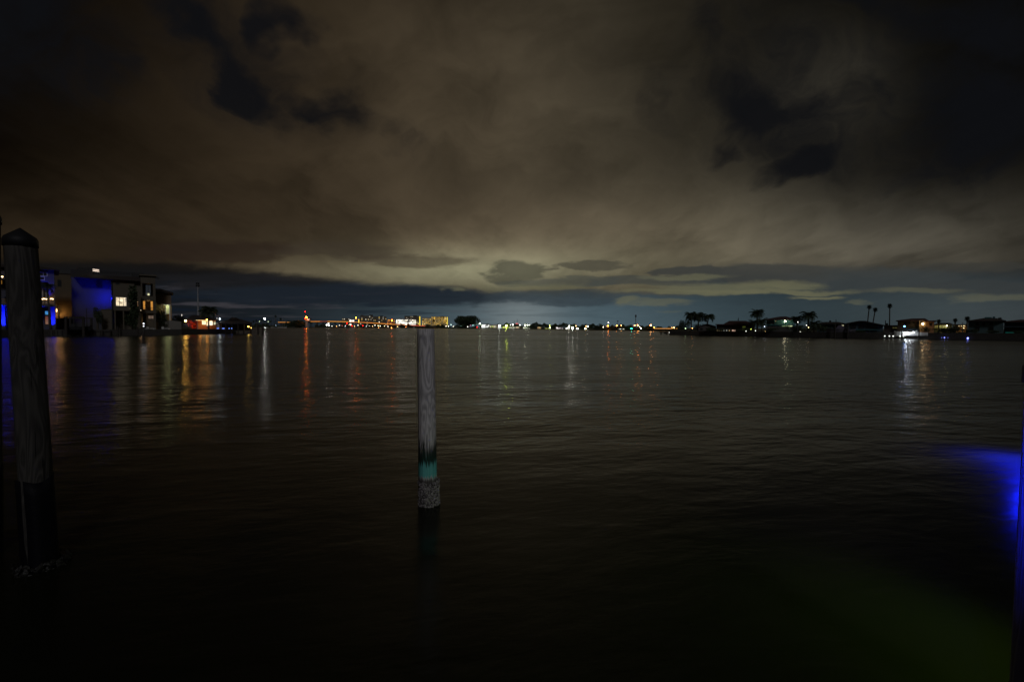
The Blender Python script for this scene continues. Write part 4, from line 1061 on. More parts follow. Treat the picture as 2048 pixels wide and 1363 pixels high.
# ---- lamps and masts of the far shore
def far_lamp(px, py, r, c, s, label, Y=None, name='street_lamp', cat='street lamp', group=None):
    Y = Y or farY(px)+12
    return post_lamp(px, py, Y, r*.72, c, s*.45, label, FZ, group, name, 0, True, cat)
SOD = (1, .13, .006)
far_lamp(529.5, 637, 2.0, (1, .97, .88), 140, 'brilliant white floodlight mast among the palms right of the boathouse', 1010, 'flood_mast', 'floodlight')
far_lamp(519, 642.5, .6, (.85, 1, .5), 12, 'small greenish lamp left of the brilliant white floodlight mast', 1010)
far_lamp(536.5, 643, .55, (.9, 1, .6), 15, 'small pale lamp just right of the brilliant white floodlight mast', 1010)
far_lamp(551.5, 650.5, .5, (.5, .7, 1), 14, 'tiny blue-white lamp low at the water left of the mangrove island', 985)
far_lamp(612.8, 634, 1.5, (1, .24, .01), 200, 'bright orange lamp on the bridge house beside the red beacon mast', 955)
t = thing('beacon_mast', 'thin mast with two red beacons at the left end of the bridge', 'mast', (X(610.7, 960), 960, FZ))
mb = MB(); mb.tube([(X(610.7, 960), 960, FZ), (X(610.5, 960), 960, Z(622, 610, 960))], [.35, .18], 6); mb.build('pole', M_METAL, t)
lens(t, 610.5, 623, 959, .62, RED, 22, 'beacon'); lens(t, 610.6, 635.8, 959, .85, RED, 30, 'beacon')
Y = 958; hb = thing('bridge_house', 'small pale control house on the bridge under the red beacons', 'building', (X(615, Y), Y, FZ))
mb = MB(); B(mb, 611.5, 614.5, 637, Y+3, 5, FZ); B(mb, 611, 619.5, 637.3, Y+2, 7, FZ, 641.5); mb.build('wall', M_PALE, hb); mb = MB(); mb.box(X(610.5, Y), X(620, Y), Y+1.5, Y+9.5, Z(637.2, 615, Y), Z(636.4, 615, Y)); mb.build('roof', M_ROOF, hb)
W(hb, 614.5, 637.8, 619, 639.2, Y+2, glow(WW, .8), M_FRAME, 'window', 2)
far_lamp(712, 635.3, 1.35, SOD, 270, 'orange sodium lamp on a tall post, left of the yellow pylon', 893)
far_lamp(784.2, 640.3, 1.35, SOD, 200, 'orange sodium lamp standing before the orange lit block', 870)
far_lamp(657, 646.6, .9, WHITE, 60, 'white lamp under the bridge, upper of a cluster of three', 930); far_lamp(653.5, 649.5, 1.0, WHITE, 60, 'white lamp under the bridge, left of a cluster of three', 925); far_lamp(657.8, 650, 1.0, WHITE, 60, 'white lamp under the bridge, lower right of a cluster of three', 920)
far_lamp(693.8, 646.2, .8, RED, 60, 'red light just under the bridge below the small apartment block', 905)
far_lamp(701, 648.5, 1.1, (1, .9, .6), 45, 'pale lamp under the bridge below the glowing white hall', 898); far_lamp(703.8, 651.5, .7, RED, 40, 'red light at the waterline below the glowing white hall', 893)
far_lamp(725.5, 651.3, .75, RED, 50, 'red light at the waterline below the broad apartment block', 890)
far_lamp(690.6, 651.8, .55, (.8, .95, 1), 20, 'small bluish lamp low under the bridge, left of the pale lamp', 897); far_lamp(684.5, 651.2, .5, (1, .25, .2), 12, 'dull reddish lamp low under the bridge, leftmost of the red ones', 899)
far_lamp(732.6, 652.2, .55, (.8, .95, 1), 20, 'small bluish lamp at the waterline right of the red light', 888); far_lamp(738.8, 651.4, .5, WW, 14, 'small warm lamp at the waterline under the middle of the bridge', 887)
far_lamp(756.5, 651.3, .9, (1, .85, .35), 22, 'yellowish lamp under the bridge left of the sodium lamp', 884); far_lamp(760.5, 651.5, .8, (1, .9, .5), 18, 'second yellowish lamp under the bridge close to its twin', 883)
far_lamp(783, 655, .9, (1, .35, .06), 30, 'orange glowing lamp at the waterline under the sodium lamp', 868); far_lamp(757, 655, .8, (1, .4, .08), 12, 'dull orange lamp at the waterline under the yellowish pair', 874)
for px, py, c, k, lab in ((664, 651.8, WW, 14, 'small warm lamp right of the white cluster under the bridge'), (673, 652, (1, .5, .12), 18, 'small orange lamp low under the bridge, midway between the white cluster and the reddish lamp'), (679, 650.2, WW, 12, 'faint warm lamp under the bridge left of the reddish lamp'),
                         (709, 652, (1, .6, .2), 18, 'small amber lamp at the waterline right of the red one below the white hall'), (716, 650, WW, 16, 'small warm lamp under the bridge below the yellow pylon'), (745, 652, (1, .6, .25), 18, 'small amber lamp at the waterline left of the yellowish pair'), (750, 650.2, WHITE, 14, 'small white lamp under the bridge left of the yellowish pair'),
                         (769, 651.8, (1, .7, .3), 18, 'small amber lamp under the bridge right of the yellowish pair'), (776, 652.5, WW, 16, 'small warm lamp at the waterline left of the orange glow'), (795, 653, (1, .6, .2), 20, 'small amber lamp at the waterline right of the orange glow'), (812, 653.5, (1, .3, .05), 22, 'small orange lamp at the waterline below the white building'), (848, 653.3, (1, .2, .1), 16, 'dull red lamp at the bridge end below the lower gold block'), (868, 652.6, WW, 14, 'small warm lamp between the bridge end and the taller gold block')):
    far_lamp(px, py, .75, c, k, lab, 878)
for i, (px, py, c, k, lab) in enumerate(((892, 652, WW, 22, 'warm white lamp at the foot of the taller gold block'), (897, 652.2, WHITE, 30, 'white lamp just right of the taller gold block'), (902, 649, (.7, 1, .9), 20, 'small greenish lamp left of the great dark tree'),
                                     (906.5, 652.5, WW, 26, 'warm lamp under the left edge of the great dark tree'), (922, 651.5, (.5, 1, .8), 10, 'faint green lamp under the middle of the great dark tree'), (935.5, 653, WHITE, 24, 'white lamp under the right half of the great dark tree'),
                                     (946, 650, (.4, 1, .85), 14, 'small green lamp under the right edge of the great dark tree'), (954, 654.5, RED, 36, 'red lamp at the waterline right of the great dark tree'), (941, 650, (1, .3, .5), 8, 'faint pink lamp under the right half of the great dark tree'))):
    far_lamp(px, py, .7, c, k, lab, 845-12)
far_lamp(959.5, 647, 1.3, (.75, 1, .7), 90, 'pale green-white floodlight at the left end of the shop row', 835)
far_lamp(1012.8, 651, 1.5, LIME, 300, 'bright yellow-green lamp in the middle of the shop row', 728)
for px, py, r, c, k, lab in ((998.8, 650.5, 1.6, (.9, 1, .9), 120, 'strong white lamp left of the yellow-green lamp'), (1021, 649.5, .7, WHITE, 40, 'small white lamp right of the yellow-green lamp'), (1025.8, 649.3, 1.0, WHITE, 60, 'white lamp over the shops left of the red sign'),
                             (1039.5, 649.5, .8, (.95, 1, .9), 40, 'white lamp over the shops right of the red sign'), (1050.5, 650, 1.2, (.95, 1, .7), 80, 'bright lamp, left of three near the end of the shop row'), (1055, 649.8, .9, (.9, 1, .8), 50, 'lamp, middle of three near the end of the shop row'), (1058.5, 649.7, .8, (.95, 1, .8), 40, 'lamp, right of three near the end of the shop row'),
                             (1099.5, 650.5, .7, LIME, 40, 'small yellow-green lamp above the lime lit house'), (1099.8, 655, 1.0, (.9, 1, .4), 60, 'yellow-green lamp right against the lime lit house'),
                             (1133, 656.5, .9, WHITE, 50, 'white lamp, lower left of a close group of lamps right of the pink-white house'), (1137.5, 654.5, 1.6, (1, .95, .8), 90, 'large white lamp in a close group right of the pink-white house'), (1138.8, 651.2, .9, WW, 50, 'warm lamp, topmost of a close group right of the pink-white house'),
                             (1145, 655.3, 1.6, (.95, 1, .85), 160, 'brilliant white lamp with a long reflection right of the pink-white house'), (1151.8, 651.5, .8, (1, .5, .2), 40, 'small orange lamp over a round white one'), (1154.8, 656.8, 1.9, WHITE, 30, 'round white lamp close to the water below a small orange one'),
                             (1172, 651.8, .8, (1, .45, .12), 40, 'small orange lamp left of a white pair'), (1175.6, 652.8, 1.0, WHITE, 60, 'white lamp, upper of a pair'), (1171, 657, 1.3, (1, 1, .7), 60, 'pale lamp, lower of a pair close to the water'),
                             (1206.8, 653.5, .8, WW, 40, 'warm lamp left of the sodium lamp with a white light above it'), (1216.3, 651.3, 1.4, (1, .22, .01), 180, 'orange sodium lamp below a white mast light'), (1226, 653.5, .5, WHITE, 16, 'faint white lamp right of the sodium lamp'),
                             (1233.5, 651, 1.0, (1, .28, .03), 110, 'orange lamp beside the shorter lattice mast'), (1242.5, 650.3, .9, (1, .4, .1), 70, 'orange lamp right of the shorter lattice mast'), (1262.8, 657, 1.2, TEALL, 90, 'teal green harbour lamp close to the water'),
                             (1269.5, 650.2, 1.0, (1, .35, .08), 90, 'orange lamp left of the tall lattice mast foot'), (1275.8, 650.2, 1.4, (1, .27, .03), 140, 'large orange lamp right of the tall lattice mast foot'), (1279.5, 653.7, .7, WHITE, 40, 'white lamp under the large orange lamp'),
                             (1282, 657, .9, (1, .8, .7), 60, 'pinkish white lamp right of the teal green lamp'), (1301.3, 650.2, 1.2, (1, .42, .14), 130, 'orange lamp standing alone left of the low bridge'), (1308.5, 654.5, 1.2, (1, .30, .04), 120, 'orange lamp at the left end of the low lit bridge'),
                             (1330.3, 657.5, 1.0, (1, .40, .08), 80, 'orange lamp below the middle of the low lit bridge'), (1344, 655.2, .9, (1, .5, .15), 80, 'orange lamp over the low lit bridge, left of two'), (1348, 655, .9, (1, .45, .15), 80, 'orange lamp over the low lit bridge, right of two')):
    far_lamp(px, py, r, c, k, lab)
t = far_lamp(1216.6, 644.8, .7, WHITE, 60, 'white light on a thin mast above the sodium lamp', 392)
def mast(px, ytop, Y, label, wpx, heads):
    x = X(px, Y); t = thing('lattice_mast', label, 'mast', (x, Y, FZ)); w = wpx*Y/910; zt = Z(ytop, px, Y); mb = MB()
    for a in range(3):
        c, s_ = math.cos(a*2.094+.3)*w, math.sin(a*2.094+.3)*w; mb.tube([(x+c, Y+s_, FZ), (x+c*.4, Y+s_*.4, zt)], w*.22, 4)
    for i in range(14):
        z = FZ+(zt-FZ)*i/14; k = 1-.6*i/14; q = [(x+math.cos(a*2.094+.3)*w*k, Y+math.sin(a*2.094+.3)*w*k, z+(zt-FZ)/28*(a % 2)) for a in range(3)]; mb.tube(q+[q[0]], w*.12, 3, False)
    mb.build('tower', M_DMETAL, t); mb = MB()
    for (py, hw, hh) in heads:
        z = Z(py, px, Y)
        for a in range(6): mb.box(x+math.cos(a*1.047)*hw*Y/910-.25, x+math.cos(a*1.047)*hw*Y/910+.25, Y+math.sin(a*1.047)*hw*Y/910-.2, Y+math.sin(a*1.047)*hw*Y/910+.2, z-hh*Y/910, z+hh*Y/910)
        mb.box(x-hw*Y/910, x+hw*Y/910, Y-.1, Y+.1, z-.1, z+.1); mb.box(x-.1, x+.1, Y-hw*Y/910, Y+hw*Y/910, z-.1, z+.1)
    mb.build('antenna', M_DMETAL, t); return t
mast(1271.3, 628.5, 370, 'tall lattice mast with a cluster of antennas, rising over the dark tree line', .8, ((631, .9, 1.3), (633.5, .7, .8)))
mast(1235.4, 641, 400, 'shorter lattice mast with a small antenna head, left of the tall one', .5, ((642, .9, .7),))
mast(1034.5, 637.5, 800, 'thin mast, taller of two behind the shop row', .35, ((642, .4, .5),)); mast(1028.8, 641, 805, 'thin mast, shorter of two behind the shop row', .3, ((643, .4, .5),))
for px, py in ((505, 646), (545, 643), (553, 640), (558, 642)): pass
for i, (px, top, lab) in enumerate(((507, 643, 'far palm left of the greenish lamp beyond the boathouse'), (513, 641.5, 'far palm between the boathouse and the greenish lamp'), (524, 640, 'far palm just left of the brilliant white floodlight mast'), (541, 643, 'far palm right of the brilliant white floodlight mast'), (551, 632.5, 'tallest far palm left of the mangrove island'), (561, 638, 'far palm nearest to the mangrove island'))):
    fan_palm(px, 650, top, px, 1025+i*3, 3.0, lab, FZ, 70+i, 'far palms beyond the boathouse', .35, False)
for i, (px, top) in enumerate(((546, 637), (557.5, 636), (565.5, 635), (569, 639), (531.5, 641))):
    Ym_ = 1015+i*2; x = X(px, Ym_)
    t = thing('sailboat', ['sailboat with a bare mast between two far palms', 'sailboat with a bare mast right of the tallest far palm', 'sailboat with a bare mast, taller of two by the mangrove island', 'sailboat with a bare mast, shorter of two by the mangrove island', 'sailboat with a bare mast at the brilliant white floodlight'][i], 'sailboat', (x, Ym_-60, 0), 'sailboats at the far marina')
    mb = MB(); hull(mb, X(px, Ym_-60), Ym_-60, .0, 9, 2.6, 1.1, 1 if i % 2 else -1); mb.build('hull', M_WHITEP, t)
    mb = MB(); x2 = X(px, Ym_-60); mb.tube([(x2, Ym_-60, .9), (x2, Ym_-60, Z(top, px, Ym_-60))], [.16, .10], 6); mb.tube([(x2, Ym_-60, 2.2), (x2-3.4, Ym_-60, 2.1)], .1, 5); mb.build('mast', mat('pale_spar', (.4, .4, .38), .5, .1), t)

# ---- trees of the far shore
leafy('mangrove_clump', 598, 655, 641, 52, 962, 'low black mangrove clump in front of the left end of the bridge', 0, 'tree', None, 2200, 81, .95, 14, False, 12)
leafy('great_tree', 931.5, 656, 632, 53, 838, 'great dark domed tree standing alone at the water right of the gold lit blocks', .5, 'tree', None, 3800, 82, .93, 16)
for i, (px, yt, w, lab) in enumerate(((887, 645, 20, 'dark bushy tree at the foot of the taller gold lit block'), (858, 648, 14, 'dark bush between the two gold lit blocks'), (803, 646, 9, 'dark tree in front of the brilliant white building, left one'), (818, 646.5, 10, 'dark tree in front of the brilliant white building, right one'))):
    leafy('dark_tree', px, 655, yt, w, 870, lab, FZ, 'tree', None, 700, 84+i, .9, 8)
def treeline(name, spans, Yf, seed, n, dens=1.0):
    """distant wood that reads as one dark mass: one object of many leaf clumps"""
    rnd = random.Random(seed); mb = MB()
    for a, b, y0_, y1_ in spans:
        for i in range(int(n*(b-a)/100)):
            px = rnd.uniform(a, b); Y = Yf(px)*rnd.uniform(1.03, 1.10); top = y0_+(y1_-y0_)*(px-a)/(b-a)
            top += 1.9*math.sin(px*.33+seed)+1.5*math.sin(px*.11+2*seed)+.9*math.sin(px*.83)
            z1 = Z(top, px, Y); z = FZ + (z1-FZ)*rnd.random()**.6; x = X(px, Y); s = Y/910*1.15*rnd.uniform(.5, 1.3)
            av = Vector((rnd.uniform(-1, 1), rnd.uniform(-.6, .6), rnd.uniform(-.8, .8))).normalized(); bv = av.cross(Vector((0, 1, .1))).normalized(); p = Vector((x, Y, z))
            mb.add([p-av*s, p-bv*s*.7, p+av*s, p+bv*s*.7], [(0, 1, 2, 3)])
    return tag(mb.build(name, M_LEAF), None, None, None, 'stuff')
treeline('distant_trees', [(960, 1062, 649.5, 648.5), (1055, 1185, 647.5, 650), (1185, 1300, 651, 652), (1300, 1372, 654, 654)], farY, 3, 2600)
treeline('distant_bushes', [(630, 960, 650.5, 652.5), (480, 600, 648.5, 650)], farY, 5, 1500)
for i, (px, yt, w) in enumerate(((1171, 646.5, 9), (1199, 646.5, 11), (1123, 646, 13), (1075, 647.5, 12), (1257, 649, 12), (1010, 646.5, 9))):
    leafy('dark_tree', px, 655, yt, w, farY(px)*1.05, ['round dark treetop over the white pair of lamps', 'round dark treetop left of the warm lamp and sodium lamp', 'wide dark treetop over the pink-white house', 'dark treetop over the orange lit house', 'dark treetop between the two lattice masts', 'dark treetop behind the yellow-green lamp'][i], FZ, 'tree', 'taller trees of the far tree line', 500, 90+i, .8, 6)

# ---- shops and houses of the far shore
def shop(px0, px1, ytop, ybot, Y, label, colr, k, name='shop', roofm=None, nwin=3, cat='shop', wallm=None, D=8):
    pm = (px0+px1)/2; t = thing(name, label, cat, (X(pm, Y), Y, FZ))
    mb = MB(); B(mb, px0, px1, ytop, Y, D, FZ); mb.build('wall', wallm or M_PALE, t)
    mb = MB(); mb.box(X(px0-.5, Y), X(px1+.5, Y), Y-1.2, Y+D+.4, Z(ytop, pm, Y)+.002, Z(ytop-.55, pm, Y)); mb.build('roof', roofm or M_ROOF, t)
    st = (px1-px0)/nwin
    for i in range(nwin):
        W(t, px0+st*(i+.1), ytop+.9, px0+st*(i+.9), ybot, Y, glow(colr[i % len(colr)], k*(1 if i % 2 else .8), .5), M_FRAME, 'window', 0, Y*.0003)  # glowing panes stand in for floodlit shop fronts
    return t
ys = lambda px: farY(px)+26
shop(963, 979.5, 648.3, 654.6, ys(970), 'brilliant white shop at the left end of the shop row', [(1, 1, .97)], 2.6, nwin=4, wallm=M_WHITEP)
shop(980.2, 985.5, 650, 655, ys(983), 'narrow yellowish shop beside the brilliant white one', [(1, .9, .5), LIME], 1.0, nwin=2)
shop(986.5, 995.5, 649.6, 655, ys(991), 'small shop with a red-brown roof in the shop row', [(1, .75, .4), (.9, 1, .7)], .9, roofm=mat('lit_red_roof', (.4, .08, .05), .8, .2), nwin=3)
shop(996.2, 1004, 649.5, 655.5, ys(1000), 'white lit shop left of the yellow-green lamp', [(.95, 1, .95)], 1.9, nwin=2, wallm=M_WHITEP)
shop(1005, 1017, 652, 656, ys(1011), 'low yellow-green lit shop under the yellow-green lamp', [LIME, (1, 1, .5)], .9, nwin=3)
shop(1018, 1030, 652.5, 656, ys(1024), 'low pale lit shop right of the yellow-green lamp', [(1, .95, .7), (.8, 1, .7)], .8, nwin=5)
rs = shop(1031, 1045, 652, 656.2, ys(1038), 'low shop with a glowing red sign on its roof', [(1, .9, .5), (1, .6, .3)], .7, nwin=5)
Yq = ys(1038); MB().box(X(1031.5, Yq), X(1036.5, Yq), Yq+.5, Yq+.8, Z(647.6, 1034, Yq), Z(646.2, 1034, Yq)).build('roof_sign', glow((1, .06, .06), .9), rs); mb = MB(); mb.box(X(1033, Yq), X(1033.4, Yq), Yq+.9, Yq+1.1, Z(652, 1034, Yq), Z(646.4, 1034, Yq)); mb.build('sign_post', M_DMETAL, rs)
shop(1046, 1060, 653.2, 657.2, ys(1053), 'greenish white lit shop at the right end of the shop row', [(.9, 1, .8), (.95, 1, .6)], 1.3, nwin=5)
shop(1075, 1082.5, 652.5, 657.4, ys(1079), 'small orange lit house among the trees right of the shop row', [(1, .6, .2), (1, .85, .4)], .8, 'lit_house', nwin=3, cat='house')
shop(1090, 1101, 655.2, 658.2, ys(1096), 'low lime lit house at the water right of the orange one', [(.9, 1, .2), (.8, 1, .1)], 1.2, 'lit_house', nwin=3, cat='house')
shop(1112.5, 1126, 653.2, 657.6, ys(1119), 'wide pinkish white lit house at the water', [(1, .9, .88)], 2.2, 'lit_house', nwin=4, cat='house', wallm=M_WHITEP)
shop(1237, 1249, 656.2, 659, ys(1243), 'small white lit house at the water below the shorter lattice mast', [(.9, 1, .95), (1, 1, .8)], 1.6, 'lit_house', nwin=4, cat='house', wallm=M_WHITEP)
Y = 318.0; lb_ = thing('low_bridge', 'low orange lit bridge left of the black palms of the right shore', 'bridge', (X(1332, Y), Y, 0))
MB().box(X(1300, Y), X(1372, Y), Y, Y+8, Z(658.6, 1335, Y), Z(657.3, 1335, Y)).build('deck', M_CONC, lb_)
MB().box(X(1308, Y), X(1355, Y), Y-.06, Y-.004, Z(657.5, 1335, Y), Z(656.1, 1335, Y)).build('glow_strip', glow((1, .38, .02), .8, .6), lb_)
for px in range(1304, 1372, 9): MB().box(X(px, Y)-.3, X(px, Y)+.3, Y+.5, Y+7, -1, Z(658.6, 1335, Y)-.003).build('pier', M_CONC, lb_)
# small open dock in the water before the right shore
Y = 158.0; dk2 = thing('swim_dock', 'small black dock on posts with one white light, left of the right shore', 'dock', (X(1333, Y), Y, 0))
MB().box(X(1320, Y), X(1347, Y), Y-1, Y+1.4, Z(664.8, 1333, Y), Z(663.2, 1333, Y)).build('deck', M_WOODD, dk2)
for px in (1320.8, 1332, 1346): MB().tube([(X(px, Y), Y-.8, -1), (X(px, Y), Y-.8, Z(662.4, px, Y))], .24, 8).build('post', M_WOODD, dk2)
MB().box(X(1329.5, Y), X(1336, Y), Y-.7, Y+1, Z(667, 1333, Y), Z(664.9, 1333, Y)).build('boat_cradle', M_WOODD, dk2); lens(dk2, 1339.2, 664.6, Y-1.2, .7, WHITE, 10, 'lamp_bulb')

# ================================================================== RIGHT SHORE
GR = 'palms along the right shore'
palm(1383, 668, 630, 1382, 146, 12.5, 'black palm at the left tip of the right shore, leftmost of three', RZ, 101, 18, GR, .2, 1.9)
palm(1396, 668, 631.5, 1397.5, 145, 13, 'black palm at the left tip of the right shore, middle of three', RZ, 102, 18, GR, .2, 1.9)
palm(1413, 666, 633, 1417.5, 143, 11.5, 'black palm at the left tip of the right shore, right of three', RZ, 103, 16, GR, .2, 1.7)
leafy('seagrape_bush', 1369, 668, 640, 26, 146, 'round black bush below the three palms at the tip of the right shore', RZ, 'shrub', None, 1100, 104, .9, 9, False)
leafy('seagrape_bush', 1398, 668, 648, 26, 144, 'low black bush between the trunks of the three palms', RZ, 'shrub', None, 700, 105, .9, 8, False)
M_DK = mat('dim_grey_siding', (.09, .082, .08), .9, .2, 1.0, .2)
frame(1412, 140); Y = 140.0
h = thing('gable_house', 'dark low gable house right under the three palms', 'house', (X(1412, Y), Y, RZ))
mb = MB(); mb.prism([(X(1397, Y), RZ), (X(1432, Y), RZ), (X(1432, Y), Z(652.5, 1432, Y)), (X(1414, Y), Z(648, 1414, Y)), (X(1397, Y), Z(652.5, 1397, Y))], Y, Y+8); mb.build('wall', M_DK, h)
mb = MB(); mb.prism([(X(1395, Y), Z(653.6, 1395, Y)), (X(1414, Y), Z(648.2, 1414, Y)), (X(1434.5, Y), Z(653.6, 1434, Y)), (X(1434.5, Y), Z(652.4, 1434, Y)), (X(1414, Y), Z(646.8, 1414, Y)), (X(1395, Y), Z(652.4, 1395, Y))], Y-.5, Y+8.5); mb.build('roof', M_ROOF, h)
W(h, 1371.2-0+30, 656, 1405, 659, Y, M_GLASS, M_DFRAME); W(h, 1418, 655, 1424, 659, Y, M_GLASS, M_DFRAME)
frame()
for i, (px, yt, w, Yq, lab) in enumerate(((1440, 656, 26, 130, 'low black shrub at the left end of the long house'), (1478, 657, 20, 128, 'low black shrub before the pinkish lit window of the long house'), (1546, 655, 34, 119, 'broad black shrub under the left half of the teal house'),
                                          (1640, 650, 40, 113, 'tall broad black shrub before the black low house'), (1664, 656, 30, 112, 'low black shrub under the square chimney of the black low house'), (1712, 660, 40, 107, 'low black shrub before the left part of the broad slate-blue house'), (1422, 655, 24, 135, 'low black shrub right of the three palms'))):
    leafy('garden_shrub', px, 674, yt, w, Yq, lab, RZ, 'shrub', None, 900, 180+i, .9, 9, False)
for px, py, c, k, lab in ((1371, 656.5, (.7, 1, .5), 6, 'faint green lamp among the bushes under the leftmost palm'), (1384.5, 656, (1, .4, .1), 10, 'faint orange lamp among the bushes under the three palms')):
    post_lamp(px, py, 140, .7, c, k, lab, RZ, None, 'garden_lamp', cat='lamp')
frame(1468, 134); Y = 134.0
h = thing('long_house', 'dark wide hip-roofed house with a row of small lit windows, one pinkish', 'house', (X(1468, Y), Y, RZ))
mb = MB(); B(mb, 1433, 1507, 649.5, Y, 9, RZ); mb.build('wall', M_DK, h)
mb = MB(); mb.hip(X(1446, Y), X(1511, Y), Y-1, Y+10, Z(649.6, 1470, Y), Z(640.8, 1470, Y), X(1458, Y), X(1492, Y), .2); mb.box(X(1430.5, Y), X(1450, Y), Y-1.1, Y+6, Z(649.6, 1440, Y), Z(647.8, 1440, Y)); mb.build('roof', M_ROOFR, h)
mb = MB(); xx = X(1476.6, Y); mb.tube([(xx, Y+4.5, Z(641.2, 1476, Y)), (xx, Y+4.5, Z(634, 1476, Y))], .05, 5); mb.add([(xx-.25, Y+4.5, Z(640, 1476, Y)), (xx+.1, Y+4.4, Z(640, 1476, Y)), (xx+.12, Y+4.5, Z(634.5, 1476, Y)), (xx+.1, Y+4.6, Z(640, 1476, Y))], [(0,1,2),(0,2,3),(0,3,1),(1,3,2)]); mb.build('weather_vane', M_DMETAL, h)
for i, px in enumerate((1434, 1437.6, 1442, 1447, 1452.5, 1458)): W(h, px, 659.2, px+1.7, 662, Y, glow([(1, .7, .3), (.85, .9, .8)][i in (3, 4)], .35, .3), M_DFRAME, 'window', 0, .05)
W(h, 1464, 659.2, 1471, 662.8, Y, glow((1, .62, .45), .8, .6), M_DFRAME, 'window', 1, .05); W(h, 1449, 643.5+7.5, 1458, 656, Y, M_GLASS, M_DFRAME, 'window', 1); W(h, 1485, 652, 1491, 660, Y, glow((.7, .9, .1), .07, .5), M_DFRAME, 'window', 1)
frame()
palm(1514.5, 668, 626.5, 1514, 128, 13, 'black umbrella-shaped palm between the long house and the teal house', RZ, 111, 17, GR, .2, 1.25)
palm(1508, 668, 645, 1508, 127, 11, 'low black palm with arching fronds, left under the umbrella-shaped palm', RZ, 112, 14, GR, .16, 1.7)
palm(1524, 668, 643, 1524, 127.5, 11, 'low black palm with arching fronds, right under the umbrella-shaped palm', RZ, 113, 14, GR, .16, 1.7)
leafy('garden_shrub', 1492, 672, 655, 26, 124, 'dark shrub before the right end of the long house', RZ, 'shrub', None, 700, 114, .9, 7, False)
frame(1560, 128); Y = 128.0
h = thing('teal_house', 'two-storey teal house under a reddish hip roof with one bright balcony lamp', 'house', (X(1560, Y), Y, RZ))
mb = MB(); B(mb, 1533, 1588, 639.5, Y+2.5, 9, RZ); B(mb, 1533, 1549, 640, Y, 2.49, RZ, 644.6); mb.build('wall', M_TEAL, h)
mb = MB(); mb.hip(X(1528, Y), X(1592, Y), Y-1, Y+13, Z(639.6, 1560, Y), Z(631.6, 1566, Y), X(1560, Y), X(1572, Y), .2); mb.build('roof', M_ROOFR, h)
mb = MB(); mb.box(X(1531, Y), X(1590, Y), Y, Y+2.4, Z(650, 1560, Y), Z(648.2, 1560, Y)); mb.build('balcony', M_TEAL, h)
for px in (1534, 1552, 1571, 1588): mb = MB(); mb.box(X(px, Y)-.12, X(px, Y)+.12, Y+.1, Y+.35, RZ, Z(648.2, px, Y)); mb.box(X(px, Y)-.1, X(px, Y)+.1, Y+.1, Y+.35, Z(648.1, px, Y)+.3, Z(640, px, Y)); mb.build('column', M_TEAL, h)
lens(h, 1570.7, 642, Y+.6, 1.5, (1, .93, .62), 40, 'balcony_lamp'); light('POINT', P3(1570.7, 643.5, Y+1.2), (1, .9, .5), 9, h, .15)
lens(h, 1552, 641.8, Y+.8, .8, (1, .6, .25), 2.0, 'balcony_lamp')
for a, b, c, k in ((1564, 1567, (.55, 1, .5), .3), (1568, 1573, (.8, 1, .45), .5), (1576, 1579, (.8, 1, .5), .45), (1580, 1584.5, (1, 1, .6), .9)): W(h, a, 650.8, b, 654.6, Y+2.5, glow(c, k, .6), M_FRAME, 'window', 0, .05)
light('POINT', P3(1582, 653, Y+1.0), (.8, 1, .5), 18, h, .15); W(h, 1537, 641.6, 1548, 647, Y+2.5, M_GLASS, M_DFRAME, 'window', 2)
frame(1565, 121)
fn = MB()
for i in range(60):
    xx = X(1532, 121)+(X(1598, 121)-X(1532, 121))*i/59; fn.box(xx-.06, xx+.06, 121, 121.04, RZ, RZ+1.5)
fn.box(X(1532, 121), X(1598, 121), 121.042, 121.1, RZ+1.25, RZ+1.35); tag(fn.build('picket_fence', M_DK), 'dim picket fence at the water before the teal house', 'fence')
frame()
palm(1594.5, 670, 637, 1594, 119, 11, 'black palm at the right end of the teal house, left of two', RZ, 121, 15, GR, .18, 1.6)
palm(1616, 672, 630, 1617, 117, 14, 'black palm at the right end of the teal house, taller of two', RZ, 122, 17, GR, .2, 1.55)
palm(1628, 672, 647, 1628, 115, 12, 'low black palm right of the taller palm by the teal house', RZ, 123, 14, GR, .16, 1.7)
leafy('garden_shrub', 1606, 674, 650, 40, 116, 'wide black shrub under the two palms by the teal house', RZ, 'shrub', None, 1000, 124, .9, 9, False)
for px, py, c, k, lab in ((1595.8, 643.8, WHITE, 5, 'small white lamp high behind the palm fronds by the teal house'), (1613, 650.3, WHITE, 5, 'small white lamp behind the taller palm trunk'), (1617, 654.6, (1, .7, .3), 9, 'warm lamp low behind the taller palm'), (1600.5, 663.3, WW, 5, 'tiny lamp low in the black shrub by the teal house'),
                          (1530.5, 663, (1, .6, .2), 8, 'tiny amber lamp low at the left end of the picket fence'), (1511, 661, WHITE, 4, 'tiny white lamp under the umbrella-shaped palm'), (1529, 652.5, (.8, .85, 1), 5, 'pale lamp behind the low palms left of the teal house'), (1502, 658, (.7, .9, .1), 5, 'small yellow-green lamp at the right end of the long house'),
                          (1492, 662, (.9, .95, .8), 4, 'tiny white lamp in front of the long house shrub')):
    post_lamp(px, py, 114 if px > 1590 else 123, .65, c, k, lab, RZ, None, 'garden_lamp', cat='lamp')
frame(1660, 120); Y = 120.0
h = thing('flat_house', 'black low house with a square chimney between the palms and the broad gable house', 'house', (X(1660, Y), Y, RZ))
mb = MB(); B(mb, 1634, 1690, 648, Y, 9, RZ); mb.build('wall', M_SLATE, h)
rf = MB(); rf.hip(X(1630, Y), X(1693, Y), Y-.8, Y+10, Z(648.2, 1660, Y), Z(643, 1660, Y), X(1648, Y), X(1676, Y), .2); rf = rf.build('roof', M_ROOF, h)
